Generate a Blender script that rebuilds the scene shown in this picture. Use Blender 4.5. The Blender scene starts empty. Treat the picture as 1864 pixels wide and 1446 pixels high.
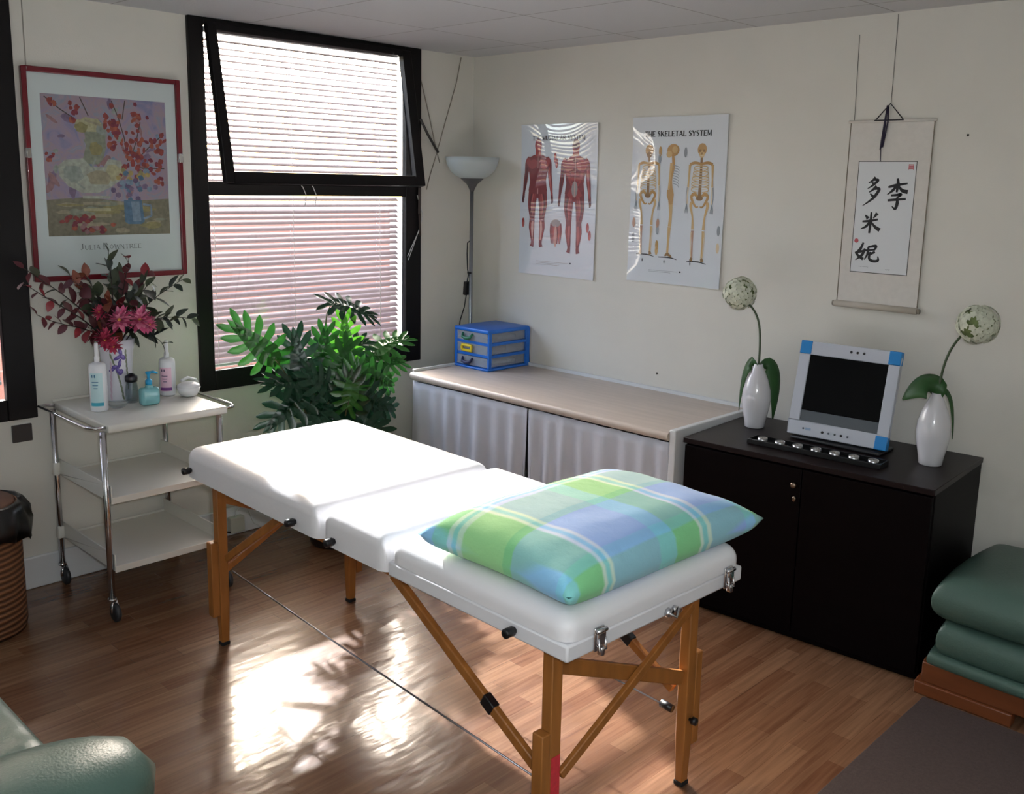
import bpy, bmesh, math, random
from mathutils import Vector, Matrix
random.seed(7)
SC = bpy.context.scene
COL = SC.collection
PI = math.pi

# ------------------------------------------------------------------ camera
CAM = Vector((4.138, -3.9019, 1.7389))
fw = Vector((-0.68302, 0.70774, -0.18052)).normalized()
up = Vector((-0.14055, 0.11517, 0.98335)); up = (up - fw * up.dot(fw)).normalized()
rt = fw.cross(up)
cd = bpy.data.cameras.new('camera'); co = bpy.data.objects.new('camera', cd); COL.objects.link(co)
m = Matrix((rt, up, -fw)).transposed().to_4x4(); m.translation = CAM
co.matrix_world = m
cd.sensor_fit = 'HORIZONTAL'; cd.sensor_width = 36.0
cd.lens = 1753.57 / 1864 * 36.0
cd.shift_x = -5.55 / 1864; cd.shift_y = -68.5 / 1864
cd.clip_start = 0.05; cd.clip_end = 200
SC.camera = co

# ------------------------------------------------------------------ world, sun, fill lamps, exposure
SUN_DIR = Vector((1.0, -0.42, -0.665)).normalized()
w = bpy.data.worlds.new('sky'); SC.world = w; w.use_nodes = True
nt = w.node_tree; nt.nodes.clear()
bg = nt.nodes.new('ShaderNodeBackground'); wo = nt.nodes.new('ShaderNodeOutputWorld')
sk = nt.nodes.new('ShaderNodeTexSky'); sk.sky_type = 'NISHITA'; sk.sun_disc = False
sk.sun_elevation = math.radians(31.5); sk.sun_rotation = math.atan2(-SUN_DIR.x, -SUN_DIR.y)
sk.air_density = 1.0; sk.dust_density = 4.0
bg.inputs['Strength'].default_value = 1.8
nt.links.new(sk.outputs[0], bg.inputs[0]); nt.links.new(bg.outputs[0], wo.inputs[0])

def lamp(name, kind, loc, direction, energy, color=(1, 1, 1), **kw):
    d = bpy.data.lights.new(name, kind); o = bpy.data.objects.new(name, d); COL.objects.link(o)
    o.location = loc; o.rotation_euler = Vector(direction).to_track_quat('-Z', 'Y').to_euler()
    d.energy = energy; d.color = color
    for k, v in kw.items(): setattr(d, k, v)
    return o
lamp('sun', 'SUN', (-6, 3, 5), SUN_DIR, 17.0, (0.96, 0.98, 1.0), angle=math.radians(1.2))
# added fill lamps on the rear and left walls, in place of unseen windows
lamp('fill_rear', 'AREA', (4.2, -5.28, 1.55), (-0.1, 1, -0.05), 5, (0.85, 0.94, 1.0), shape='RECTANGLE', size=2.4, size_y=1.3)
lamp('fill_side', 'AREA', (0.05, -4.4, 1.6), (1, 0.1, 0), 2.5, (0.85, 0.94, 1.0), shape='RECTANGLE', size=1.1, size_y=1.4)
# the camera's own flash
lamp('camera_flash', 'POINT', CAM + rt * 0.05 + up * 0.06, (0, 0, -1), 58, (0.90, 0.96, 1.0), shadow_soft_size=0.015)
SC.view_settings.view_transform = 'Standard'; SC.view_settings.look = 'None'
SC.view_settings.exposure = 0.33; SC.view_settings.gamma = 1.0
SC.view_settings.use_curve_mapping = False
SC.cycles.max_bounces = 10; SC.cycles.diffuse_bounces = 5; SC.cycles.transparent_max_bounces = 24
SC.cycles.sample_clamp_indirect = 6.0; SC.cycles.caustics_reflective = False; SC.cycles.caustics_refractive = False

# ------------------------------------------------------------------ materials
def lin(c):
    if isinstance(c, str):
        c = [int(c[i:i + 2], 16) / 255 for i in (0, 2, 4)]
    return tuple(v / 12.92 if v <= 0.04045 else ((v + 0.055) / 1.055) ** 2.4 for v in c) + (1.0,)
MATS = {}
def mat(name, color, rough=0.5, metal=0.0, vary=0.0, scale=8.0, bump=0.0, bscale=40.0, spec=0.5, trans=0.0, stretch=None, coat=0.0, sheen=0.0):
    """Principled material; vary = noise variation of the thing's own colour, trans = share of translucency."""
    if name in MATS: return MATS[name]
    M = bpy.data.materials.new(name); M.use_nodes = True; t = M.node_tree; p = t.nodes['Principled BSDF']
    c = lin(color)
    p.inputs['Base Color'].default_value = c
    p.inputs['Roughness'].default_value = rough; p.inputs['Metallic'].default_value = metal
    p.inputs['Specular IOR Level'].default_value = spec
    if coat: p.inputs['Coat Weight'].default_value = coat; p.inputs['Coat Roughness'].default_value = 0.08
    if sheen: p.inputs['Sheen Weight'].default_value = sheen
    tc = t.nodes.new('ShaderNodeTexCoord'); mp = t.nodes.new('ShaderNodeMapping'); t.links.new(tc.outputs['Object'], mp.inputs[0])
    if stretch: mp.inputs['Scale'].default_value = stretch
    if vary:
        n = t.nodes.new('ShaderNodeTexNoise'); n.inputs['Scale'].default_value = scale; n.inputs['Detail'].default_value = 6
        r = t.nodes.new('ShaderNodeValToRGB')
        r.color_ramp.elements[0].position = 0.3; r.color_ramp.elements[1].position = 0.7
        r.color_ramp.elements[0].color = tuple(v * (1 - vary) for v in c[:3]) + (1,)
        r.color_ramp.elements[1].color = tuple(min(1, v * (1 + vary)) for v in c[:3]) + (1,)
        t.links.new(mp.outputs[0], n.inputs['Vector']); t.links.new(n.outputs['Fac'], r.inputs[0]); t.links.new(r.outputs[0], p.inputs['Base Color'])
    if bump:
        n2 = t.nodes.new('ShaderNodeTexNoise'); n2.inputs['Scale'].default_value = bscale; n2.inputs['Detail'].default_value = 4
        b = t.nodes.new('ShaderNodeBump'); b.inputs['Strength'].default_value = bump; b.inputs['Distance'].default_value = 0.01
        t.links.new(mp.outputs[0], n2.inputs['Vector']); t.links.new(n2.outputs['Fac'], b.inputs['Height']); t.links.new(b.outputs[0], p.inputs['Normal'])
    if trans:
        tr = t.nodes.new('ShaderNodeBsdfTranslucent'); tr.inputs[0].default_value = c
        mx = t.nodes.new('ShaderNodeMixShader'); mx.inputs[0].default_value = trans
        out = t.nodes['Material Output']
        t.links.new(p.outputs[0], mx.inputs[1]); t.links.new(tr.outputs[0], mx.inputs[2]); t.links.new(mx.outputs[0], out.inputs[0])
    MATS[name] = M
    return M

def glass_mat(name, tint=(1, 1, 1), rough=0.0, base=0.04):
    """clear pane: lets light straight through and mirrors a little by Fresnel"""
    if name in MATS: return MATS[name]
    M = bpy.data.materials.new(name); M.use_nodes = True; t = M.node_tree
    for n in list(t.nodes):
        if n.type == 'BSDF_PRINCIPLED': t.nodes.remove(n)
    tr = t.nodes.new('ShaderNodeBsdfTransparent'); tr.inputs[0].default_value = tuple(tint) + (1,)
    gl = t.nodes.new('ShaderNodeBsdfGlossy'); gl.inputs['Roughness'].default_value = rough
    fr = t.nodes.new('ShaderNodeFresnel'); ge = t.nodes.new('ShaderNodeNewGeometry')
    io = t.nodes.new('ShaderNodeMix'); io.data_type = 'FLOAT'; io.inputs[2].default_value = 1.45; io.inputs[3].default_value = 1 / 1.45   # same mirroring on both faces of the pane
    t.links.new(ge.outputs['Backfacing'], io.inputs[0]); t.links.new(io.outputs[0], fr.inputs[0])
    mx = t.nodes.new('ShaderNodeMixShader')
    t.links.new(fr.outputs[0], mx.inputs[0]); t.links.new(tr.outputs[0], mx.inputs[1]); t.links.new(gl.outputs[0], mx.inputs[2])
    t.links.new(mx.outputs[0], t.nodes['Material Output'].inputs[0])
    MATS[name] = M
    return M

def cloudy_mat(name, color, share):
    """milky clear plastic: part see-through, part diffuse"""
    M = bpy.data.materials.new(name); M.use_nodes = True; t = M.node_tree; p = t.nodes['Principled BSDF']
    p.inputs['Base Color'].default_value = lin(color); p.inputs['Roughness'].default_value = 0.25
    tr = t.nodes.new('ShaderNodeBsdfTransparent'); mx = t.nodes.new('ShaderNodeMixShader'); mx.inputs[0].default_value = share
    t.links.new(tr.outputs[0], mx.inputs[1]); t.links.new(p.outputs[0], mx.inputs[2]); t.links.new(mx.outputs[0], t.nodes['Material Output'].inputs[0])
    return M

def node(t, kind, **inp):
    n = t.nodes.new(kind)
    for k, v in inp.items():
        n.inputs[k.replace('_', ' ')].default_value = v
    return n

def floor_mat():
    M = bpy.data.materials.new('laminate_floor'); M.use_nodes = True; t = M.node_tree; p = t.nodes['Principled BSDF']; L = t.links.new
    tc = t.nodes.new('ShaderNodeTexCoord'); mp = t.nodes.new('ShaderNodeMapping'); mp.inputs['Rotation'].default_value = (0, 0, PI / 2)
    L(tc.outputs['Object'], mp.inputs[0])
    bk = node(t, 'ShaderNodeTexBrick', Scale=1.0, Mortar_Size=0.0004, Brick_Width=0.42, Row_Height=0.066, Bias=0.0)
    bk.offset = 0.37; bk.offset_frequency = 2; bk.squash = 1.0
    bk.inputs['Color1'].default_value = lin('73503b'); bk.inputs['Color2'].default_value = lin('8c6b53'); bk.inputs['Mortar'].default_value = lin('5d3f2a')
    L(mp.outputs[0], bk.inputs[0])
    m2 = t.nodes.new('ShaderNodeMapping'); m2.inputs['Scale'].default_value = (3, 60, 3); L(mp.outputs[0], m2.inputs[0])
    n = node(t, 'ShaderNodeTexNoise', Scale=1.0, Detail=8.0, Distortion=0.6); L(m2.outputs[0], n.inputs['Vector'])
    r = t.nodes.new('ShaderNodeValToRGB'); r.color_ramp.elements[0].color = (0.5, 0.42, 0.36, 1); r.color_ramp.elements[1].color = (1.0, 0.97, 0.92, 1)
    r.color_ramp.elements[0].position = 0.3; r.color_ramp.elements[1].position = 0.65
    L(n.outputs['Fac'], r.inputs[0])
    mx = t.nodes.new('ShaderNodeMix'); mx.data_type = 'RGBA'; mx.blend_type = 'MULTIPLY'; mx.inputs[0].default_value = 0.75
    L(bk.outputs['Color'], mx.inputs[6]); L(r.outputs[0], mx.inputs[7]); L(mx.outputs[2], p.inputs['Base Color'])
    m3 = t.nodes.new('ShaderNodeMapping'); m3.inputs['Scale'].default_value = (1.25, 0.5, 1); L(tc.outputs['Object'], m3.inputs[0])
    n2 = node(t, 'ShaderNodeTexNoise', Scale=7.0, Detail=2.5); L(m3.outputs[0], n2.inputs['Vector'])
    n3 = node(t, 'ShaderNodeTexNoise', Scale=26.0, Detail=1.5); L(m3.outputs[0], n3.inputs['Vector'])
    ad = t.nodes.new('ShaderNodeMath'); ad.operation = 'MULTIPLY_ADD'; ad.inputs[1].default_value = 0.22
    L(n3.outputs['Fac'], ad.inputs[0]); L(n2.outputs['Fac'], ad.inputs[2])
    b = node(t, 'ShaderNodeBump', Strength=0.30, Distance=0.012); L(ad.outputs[0], b.inputs['Height']); L(b.outputs[0], p.inputs['Normal'])
    p.inputs['Roughness'].default_value = 0.25; p.inputs['Specular IOR Level'].default_value = 0.4
    p.inputs['Coat Weight'].default_value = 0.4; p.inputs['Coat Roughness'].default_value = 0.1
    L(b.outputs[0], p.inputs['Coat Normal'])
    return M

def ceiling_mat():
    M = bpy.data.materials.new('ceiling_tiles'); M.use_nodes = True; t = M.node_tree; p = t.nodes['Principled BSDF']; L = t.links.new
    tc = t.nodes.new('ShaderNodeTexCoord'); mp = t.nodes.new('ShaderNodeMapping'); mp.inputs['Location'].default_value = (0.617 * 8 - 0.573, 0.617 * 8 + 0.838, 0)
    L(tc.outputs['Object'], mp.inputs[0])
    bk = node(t, 'ShaderNodeTexBrick', Scale=1.0, Mortar_Size=0.004, Brick_Width=0.617, Row_Height=0.617, Mortar_Smooth=0.3); bk.offset = 0.0
    bk.inputs['Color1'].default_value = lin('cbccce'); bk.inputs['Color2'].default_value = lin('c6c7c9'); bk.inputs['Mortar'].default_value = lin('9a9a98')
    L(mp.outputs[0], bk.inputs[0]); L(bk.outputs['Color'], p.inputs['Base Color'])
    n = node(t, 'ShaderNodeTexNoise', Scale=120.0, Detail=3.0); L(tc.outputs['Object'], n.inputs['Vector'])
    b = node(t, 'ShaderNodeBump', Strength=0.25, Distance=0.004); L(n.outputs['Fac'], b.inputs['Height']); L(b.outputs[0], p.inputs['Normal'])
    p.inputs['Roughness'].default_value = 0.9
    return M

def plaid_mat():
    """woven check of the pillow case: bands across and along, in the pillow's own coordinates"""
    M = bpy.data.materials.new('plaid_cotton'); M.use_nodes = True; t = M.node_tree; p = t.nodes['Principled BSDF']; L = t.links.new
    tc = t.nodes.new('ShaderNodeTexCoord'); sp = t.nodes.new('ShaderNodeSeparateXYZ'); L(tc.outputs['Object'], sp.inputs[0])
    def bands(sock, lo, hi, stops):
        mr = t.nodes.new('ShaderNodeMapRange'); mr.inputs['From Min'].default_value = lo; mr.inputs['From Max'].default_value = hi
        L(sock, mr.inputs['Value'])
        r = t.nodes.new('ShaderNodeValToRGB'); r.color_ramp.interpolation = 'LINEAR'
        e = r.color_ramp.elements
        while len(e) > 1: e.remove(e[-1])
        first = True
        for i, (pos, c) in enumerate(stops):
            nxt = stops[i + 1][0] if i + 1 < len(stops) else 1.0
            for q in (pos + 0.004, nxt - 0.004):
                if first: k = e[0]; k.position = q; first = False
                else: k = e.new(q)
                k.color = lin(c)
        L(mr.outputs[0], r.inputs[0]); return r
    G, B, T, W_, Y = '82cf90', '98bbf6', '8ad6f4', 'f2f5fb', 'b6e49a'
    v = bands(sp.outputs['Y'], -0.42, 0.42, [(0, T), (0.06, G), (0.17, W_), (0.185, T), (0.205, W_), (0.22, B), (0.44, T), (0.52, G), (0.64, W_), (0.655, T), (0.68, W_), (0.70, B), (0.88, T), (0.93, G)])
    u = bands(sp.outputs['X'], -0.30, 0.30, [(0, B), (0.10, G), (0.18, W_), (0.205, T), (0.23, W_), (0.26, Y), (0.50, G), (0.55, B), (0.84, T), (0.89, G), (0.95, B)])
    mx = t.nodes.new('ShaderNodeMix'); mx.data_type = 'RGBA'; mx.inputs[0].default_value = 0.42
    L(v.outputs[0], mx.inputs[6]); L(u.outputs[0], mx.inputs[7])
    wv = node(t, 'ShaderNodeTexNoise', Scale=260.0, Detail=2.0); L(tc.outputs['Object'], wv.inputs['Vector'])
    L(mx.outputs[2], p.inputs['Base Color'])
    w2 = node(t, 'ShaderNodeTexNoise', Scale=14.0, Detail=4.0); L(tc.outputs['Object'], w2.inputs['Vector'])
    b2 = node(t, 'ShaderNodeBump', Strength=0.35, Distance=0.015); L(w2.outputs['Fac'], b2.inputs['Height'])
    b = node(t, 'ShaderNodeBump', Strength=0.15, Distance=0.002); L(wv.outputs['Fac'], b.inputs['Height']); L(b2.outputs[0], b.inputs['Normal']); L(b.outputs[0], p.inputs['Normal'])
    p.inputs['Roughness'].default_value = 0.85; p.inputs['Sheen Weight'].default_value = 0.15
    return M

def picture_mat():
    """soft painted ground of the print: mauve and blue strokes above, olive table below"""
    M = bpy.data.materials.new('painted_ground'); M.use_nodes = True; t = M.node_tree; p = t.nodes['Principled BSDF']; L = t.links.new
    tc = t.nodes.new('ShaderNodeTexCoord')
    n = node(t, 'ShaderNodeTexNoise', Scale=13.0, Detail=5.0, Distortion=1.2); L(tc.outputs['Object'], n.inputs['Vector'])
    r = t.nodes.new('ShaderNodeValToRGB'); e = r.color_ramp.elements
    e[0].position = 0.28; e[0].color = lin('6f7596'); e[1].position = 0.75; e[1].color = lin('a08a94')
    for q, c in ((0.42, '8a8096'), (0.52, '94828a'), (0.62, '7f8698')): k = e.new(q); k.color = lin(c)
    L(n.outputs['Fac'], r.inputs[0]); L(r.outputs[0], p.inputs['Base Color']); p.inputs['Roughness'].default_value = 0.6
    return M

def wicker_mat():
    M = bpy.data.materials.new('wicker'); M.use_nodes = True; t = M.node_tree; p = t.nodes['Principled BSDF']; L = t.links.new
    tc = t.nodes.new('ShaderNodeTexCoord'); wv = node(t, 'ShaderNodeTexWave', Scale=14.0, Distortion=1.5, Detail=2.0); wv.bands_direction = 'Z'
    L(tc.outputs['Object'], wv.inputs['Vector'])
    r = t.nodes.new('ShaderNodeValToRGB'); r.color_ramp.elements[0].color = lin('4a2c1a'); r.color_ramp.elements[1].color = lin('8f6140')
    L(wv.outputs['Fac'], r.inputs[0]); L(r.outputs[0], p.inputs['Base Color'])
    b = node(t, 'ShaderNodeBump', Strength=0.8, Distance=0.006); L(wv.outputs['Fac'], b.inputs['Height']); L(b.outputs[0], p.inputs['Normal'])
    p.inputs['Roughness'].default_value = 0.6
    return M

def brick_mat():
    M = bpy.data.materials.new('red_brick'); M.use_nodes = True; t = M.node_tree; p = t.nodes['Principled BSDF']; L = t.links.new
    tc = t.nodes.new('ShaderNodeTexCoord'); mp = t.nodes.new('ShaderNodeMapping'); mp.inputs['Rotation'].default_value = (PI / 2, 0, PI / 2)
    L(tc.outputs['Object'], mp.inputs[0])
    bk = node(t, 'ShaderNodeTexBrick', Scale=1.0, Mortar_Size=0.006, Brick_Width=0.23, Row_Height=0.076)
    bk.inputs['Color1'].default_value = lin('8a5a4c'); bk.inputs['Color2'].default_value = lin('9a6a5c'); bk.inputs['Mortar'].default_value = lin('8d837a')
    L(mp.outputs[0], bk.inputs[0]); L(bk.outputs['Color'], p.inputs['Base Color']); p.inputs['Roughness'].default_value = 0.9
    return M

# ------------------------------------------------------------------ mesh builder
class MB:
    def __init__(s): s.v = []; s.f = []; s.mi = []; s.sm = []
    def add(s, verts, faces, mi=0, smooth=False):
        o = len(s.v); s.v += [tuple(v) for v in verts]
        for f in faces: s.f.append([i + o for i in f]); s.mi.append(mi); s.sm.append(smooth)
        return s
    def box(s, x0, x1, y0, y1, z0, z1, mi=0, T=None):
        v = [Vector((x, y, z)) for z in (z0, z1) for y in (y0, y1) for x in (x0, x1)]
        if T: v = [T(q) for q in v]
        return s.add(v, [(0, 2, 3, 1), (4, 5, 7, 6), (0, 1, 5, 4), (2, 6, 7, 3), (0, 4, 6, 2), (1, 3, 7, 5)], mi)
    def rbox(s, x0, x1, y0, y1, z0, z1, r=0.01, seg=3, mi=0, T=None):
        bm = bmesh.new(); bmesh.ops.create_cube(bm, size=1.0)
        for q in bm.verts: q.co = Vector((x0 + (q.co.x + .5) * (x1 - x0), y0 + (q.co.y + .5) * (y1 - y0), z0 + (q.co.z + .5) * (z1 - z0)))
        r = min(r, 0.499 * min(x1 - x0, y1 - y0, z1 - z0))
        bmesh.ops.bevel(bm, geom=list(bm.edges), offset=r, segments=seg, profile=0.5, affect='EDGES')
        bm.verts.index_update()
        v = [q.co.copy() for q in bm.verts]
        if T: v = [T(q) for q in v]
        s.add(v, [[q.index for q in f.verts] for f in bm.faces], mi, True); bm.free(); return s
    def beam(s, a, b, w, h, upv=(0, 0, 1), mi=0):
        a = Vector(a); b = Vector(b); d = (b - a).normalized(); u = Vector(upv); x = d.cross(u).normalized(); u = x.cross(d).normalized()
        v = [p + x * (sx * w / 2) + u * (sy * h / 2) for p in (a, b) for sx, sy in ((-1, -1), (1, -1), (1, 1), (-1, 1))]
        return s.add(v, [(0, 1, 2, 3), (7, 6, 5, 4), (0, 4, 5, 1), (1, 5, 6, 2), (2, 6, 7, 3), (3, 7, 4, 0)], mi)
    def tube(s, pts, r, n=10, mi=0, cap=True):
        pts = [Vector(p) for p in pts]; R = r if isinstance(r, (list, tuple)) else [r] * len(pts)
        ring = []; prev = None
        for i, p in enumerate(pts):
            d = (pts[min(i + 1, len(pts) - 1)] - pts[max(i - 1, 0)]).normalized()
            if prev is None:
                a = Vector((0, 0, 1)) if abs(d.z) < 0.9 else Vector((1, 0, 0)); x = d.cross(a).normalized()
            else: x = (prev - d * prev.dot(d)).normalized()
            prev = x; y = d.cross(x)
            ring.append([p + (x * math.cos(2 * PI * k / n) + y * math.sin(2 * PI * k / n)) * R[i] for k in range(n)])
        v = [q for g in ring for q in g]; f = []
        for i in range(len(pts) - 1):
            for k in range(n): f.append((i * n + k, i * n + (k + 1) % n, (i + 1) * n + (k + 1) % n, (i + 1) * n + k))
        if cap: f.append(tuple(range(n - 1, -1, -1))); f.append(tuple((len(pts) - 1) * n + k for k in range(n)))
        return s.add(v, f, mi, True)
    def lathe(s, prof, c=(0, 0, 0), n=32, mi=0, sy=1.0, T=None):
        c = Vector(c); v = []; f = []
        for r, z in prof:
            for k in range(n):
                q = c + Vector((r * math.cos(2 * PI * k / n), sy * r * math.sin(2 * PI * k / n), z))
                v.append(T(q) if T else q)
        for i in range(len(prof) - 1):
            for k in range(n): f.append((i * n + k, i * n + (k + 1) % n, (i + 1) * n + (k + 1) % n, (i + 1) * n + k))
        if prof[0][0] > 1e-6: f.append(tuple(range(n - 1, -1, -1)))
        if prof[-1][0] > 1e-6: f.append(tuple((len(prof) - 1) * n + k for k in range(n)))
        return s.add(v, f, mi, True)
    def ball(s, c, r, n=12, mi=0, sx=1, sy=1, sz=1):
        c = Vector(c); v = []; f = []; m_ = n // 2
        for i in range(m_ + 1):
            a = PI * i / m_
            for k in range(n):
                b = 2 * PI * k / n; v.append(c + Vector((sx * r * math.sin(a) * math.cos(b), sy * r * math.sin(a) * math.sin(b), sz * r * math.cos(a))))
        for i in range(m_):
            for k in range(n): f.append((i * n + k, (i + 1) * n + k, (i + 1) * n + (k + 1) % n, i * n + (k + 1) % n))
        return s.add(v, f, mi, True)
    def cyl(s, a, b, r, n=16, mi=0): return s.tube([a, b], r, n, mi)
    def grid(s, fn, nu, nv, mi=0, smooth=True):
        v = [fn(i / nu, j / nv) for j in range(nv + 1) for i in range(nu + 1)]
        f = [(j * (nu + 1) + i, j * (nu + 1) + i + 1, (j + 1) * (nu + 1) + i + 1, (j + 1) * (nu + 1) + i) for j in range(nv) for i in range(nu)]
        return s.add(v, f, mi, smooth)
    def build(s, name, mats, parent=None, loc=None):
        if not isinstance(mats, (list, tuple)): mats = [mats]
        o0 = Vector(loc) if loc is not None else (world_loc(parent) if parent else Vector((0, 0, 0)))
        me = bpy.data.meshes.new(name); me.from_pydata([tuple(Vector(q) - o0) for q in s.v], [], s.f)
        for M in mats: me.materials.append(M)
        me.polygons.foreach_set('material_index', s.mi); me.polygons.foreach_set('use_smooth', s.sm)
        bm = bmesh.new(); bm.from_mesh(me); bmesh.ops.remove_doubles(bm, verts=bm.verts, dist=1e-6); bmesh.ops.recalc_face_normals(bm, faces=bm.faces); bm.to_mesh(me); bm.free()
        me.update()
        o = bpy.data.objects.new(name, me); COL.objects.link(o)
        if parent: o.parent = parent
        elif loc is not None: o.location = loc
        return o
def world_loc(o):
    p = Vector(o.location)
    while o.parent: o = o.parent; p += o.location
    return p
def smooth_angle(o, deg=35):
    o.data.set_sharp_from_angle(angle=math.radians(deg)); return o
def bevel(o, wd=0.004, seg=2):
    md = o.modifiers.new('soft edges', 'BEVEL'); md.width = wd; md.segments = seg; md.limit_method = 'ANGLE'; md.angle_limit = math.radians(40)
    for q in o.data.polygons: q.use_smooth = True
    o.data.set_sharp_from_angle(angle=math.radians(60))
    return o
def tag(o, label=None, cat=None, group=None, kind=None):
    if label: o['label'] = label
    if cat: o['category'] = cat
    if group: o['group'] = group
    if kind: o['kind'] = kind
    return o
def thing(name, loc, label, cat, group=None):
    o = bpy.data.objects.new(name, None); COL.objects.link(o); o.location = loc; o.empty_display_size = 0.1
    return tag(o, label, cat, group)
def struct(o): o['kind'] = 'structure'; return o

WHITE_PAINT = mat('white_paint', 'd8dadb', 0.45, vary=0.02)
WALL = mat('cream_wall', 'd5d2c9', 0.85, vary=0.025, scale=3, bump=0.08, bscale=180)
DARKFRAME = mat('dark_frame', '0b0809', 0.5, spec=0.25)
CHROME = mat('chrome', 'd0d0d4', 0.12, 1.0)
BLACKPLASTIC = mat('black_plastic', '0c0c10', 0.4)
GLASS = glass_mat('pane_glass')
CLEAR = glass_mat('clear_glass', (0.93, 0.96, 0.96))
WHITECORD = mat('white_cord', 'd8d8d8', 0.6)

# ------------------------------------------------------------------ room shell
H = 2.433; RX = 5.4; RY = -5.4
struct(MB().box(0, RX, RY, 0, -0.1, 0).build('floor', floor_mat()))
struct(MB().box(-0.12, RX + 0.1, RY - 0.1, 0.1, H, H + 0.1).build('ceiling', ceiling_mat()))
b = MB()
for y0, y1, z0, z1 in ((RY, -3.75, 0, H), (-3.75, -2.55, 0, 0.79), (-2.55, -1.70, 0, H), (-1.70, -0.43, 0, 0.79), (-0.43, 0.1, 0, H)):
    b.box(-0.12, 0, y0, y1, z0, z1)
struct(b.build('wall_left', WALL))
struct(MB().box(0, RX + 0.1, 0, 0.1, 0, H).build('wall_right', WALL))
struct(MB().box(0, RX + 0.1, RY - 0.1, RY, 0, H).build('wall_rear', WALL))
struct(MB().box(RX, RX + 0.1, RY, 0, 0, H).build('wall_side', WALL))
bevel(struct(MB().box(0, 0.018, RY, -0.001, 0, 0.14).build('baseboard_left', WHITE_PAINT)), 0.006)
bevel(struct(MB().box(0.018, RX, -0.018, 0, 0, 0.10).build('baseboard_right', WHITE_PAINT)), 0.006)
# hairline joint between two wall boards beside the framed print
struct(MB().box(0, 0.002, -2.428, -2.424, 2.12, H).build('trim_1', mat('joint_grey', '8d8a80', 0.9)))

def window_frame(name, y0, y1, iy0, iy1, z0, iz0, iz1, mull):
    r = bpy.data.objects.new(name, None); COL.objects.link(r); r.location = (0, (y0 + y1) / 2, z0); struct(r)
    b = MB()
    b.box(-0.012, 0.022, y0, iy0, z0, H); b.box(-0.012, 0.022, iy1, y1, z0, H)
    b.box(-0.012, 0.021, iy0, iy1, z0, iz0); b.box(-0.012, 0.021, iy0, iy1, iz1, H)
    if mull: b.box(-0.012, 0.021, iy0, iy1, mull[0], mull[1])
    bevel(b.build('window_frame', DARKFRAME, r), 0.004)
    MB().box(-0.002, 0.002, iy0 - 0.01, iy1 + 0.01, iz0 - 0.01, (mull[0] if mull else iz1) + 0.01).build('window_pane', GLASS, r)
    return r
W1 = window_frame('window_1', -1.745, -0.407, -1.672, -0.513, 0.74, 0.835, 2.402, (1.652, 1.716))
# top sash, hinged at the head, its foot tilted into the room
top = Vector((0.026, 0, 2.402)); foot = Vector((0.150, 0, 1.706)); dv = (foot - top); ln = dv.length; dv.normalize(); nv = Vector((-dv.z, 0, dv.x))
def sash(a, q, c): return Vector((0, a, 0)) + top + dv * q + nv * c
def sbox(b, a0, a1, q0, q1, c0=0.0, c1=0.034): return b.box(a0, a1, q0, q1, c0, c1, T=lambda p: sash(p.x, p.y, p.z))
b = MB(); sa, sb = -1.674, -0.512
sbox(b, sa, sa + 0.042, 0, ln); sbox(b, sb - 0.06, sb, 0, ln); sbox(b, sa + 0.042, sb - 0.06, ln - 0.052, ln); sbox(b, sa + 0.042, sb - 0.06, 0, 0.03)
so = bevel(b.build('sash', DARKFRAME, W1), 0.004)
b = MB(); sbox(b, sa + 0.03, sb - 0.05, 0.02, ln - 0.04, 0.014, 0.018); b.build('sash_pane', GLASS, so)
b = MB().beam((0.03, -0.425, 1.70), (0.034, -0.43, 1.56), 0.012, 0.02).tube([(0.034, -0.43, 1.57), (0.04, -0.432, 1.5), (0.036, -0.426, 1.44)], 0.006)
b.build('sash_catch', mat('brown_strap', '2b1c18', 0.6), W1)
W2 = window_frame('window_2', -3.80, -2.478, -3.70, -2.592, 0.74, 0.828, 2.402, None)

# venetian blind behind the frame of window_1 and a closed one in window_2
SLAT = mat('blind_slat', '786b70', 0.45, trans=0.08)
def blind(y0, y1, xb, ztop, zbot, angle, angle_top, pitch, depth, label, y_lad, cords):
    t = thing('venetian_blind', (xb, (y0 + y1) / 2, zbot), label, 'blind')
    b = MB(); n = int((ztop - 0.03 - zbot - 0.02) / pitch); a = math.radians(angle)
    for i in range(n):
        z = zbot + 0.025 + i * pitch; rows = []
        dz = 0.0025 * math.sin(i * 1.7) ; da = a + math.radians((angle_top - angle) * i / n) + math.radians(1.4) * math.sin(i * 2.3 + 1)
        for k in range(4):
            q = (k / 3 - 0.5) * depth; crown = 0.0022 * (1 - (2 * k / 3 - 1) ** 2)
            for yy in (y0, y1):
                rows.append((xb - q * math.cos(da) + crown * math.sin(da), yy, z + dz + q * math.sin(da) + crown * math.cos(da)))
        b.add(rows, [(2 * k, 2 * k + 1, 2 * k + 3, 2 * k + 2) for k in range(3)], 0, True)
    b.build('slat_panel', SLAT, t)
    bevel(MB().box(xb - 0.015, xb + 0.015, y0, y1, ztop - 0.025, ztop).build('headrail', WHITE_PAINT, t), 0.003)
    bevel(MB().box(xb - 0.013, xb + 0.013, y0, y1, zbot, zbot + 0.016).build('bottom_rail', WHITE_PAINT, t), 0.003)
    for yy in y_lad:
        MB().tube([(xb + depth * 0.46, yy, zbot), (xb + depth * 0.46, yy, ztop)], 0.0012, 6).tube([(xb - depth * 0.46, yy, zbot), (xb - depth * 0.46, yy, ztop)], 0.0012, 6).build('ladder_cord', WHITECORD, t)
    for c in cords: MB().tube(c, 0.0022, 6).build('pull_cord', WHITECORD, t)
    return t
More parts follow.
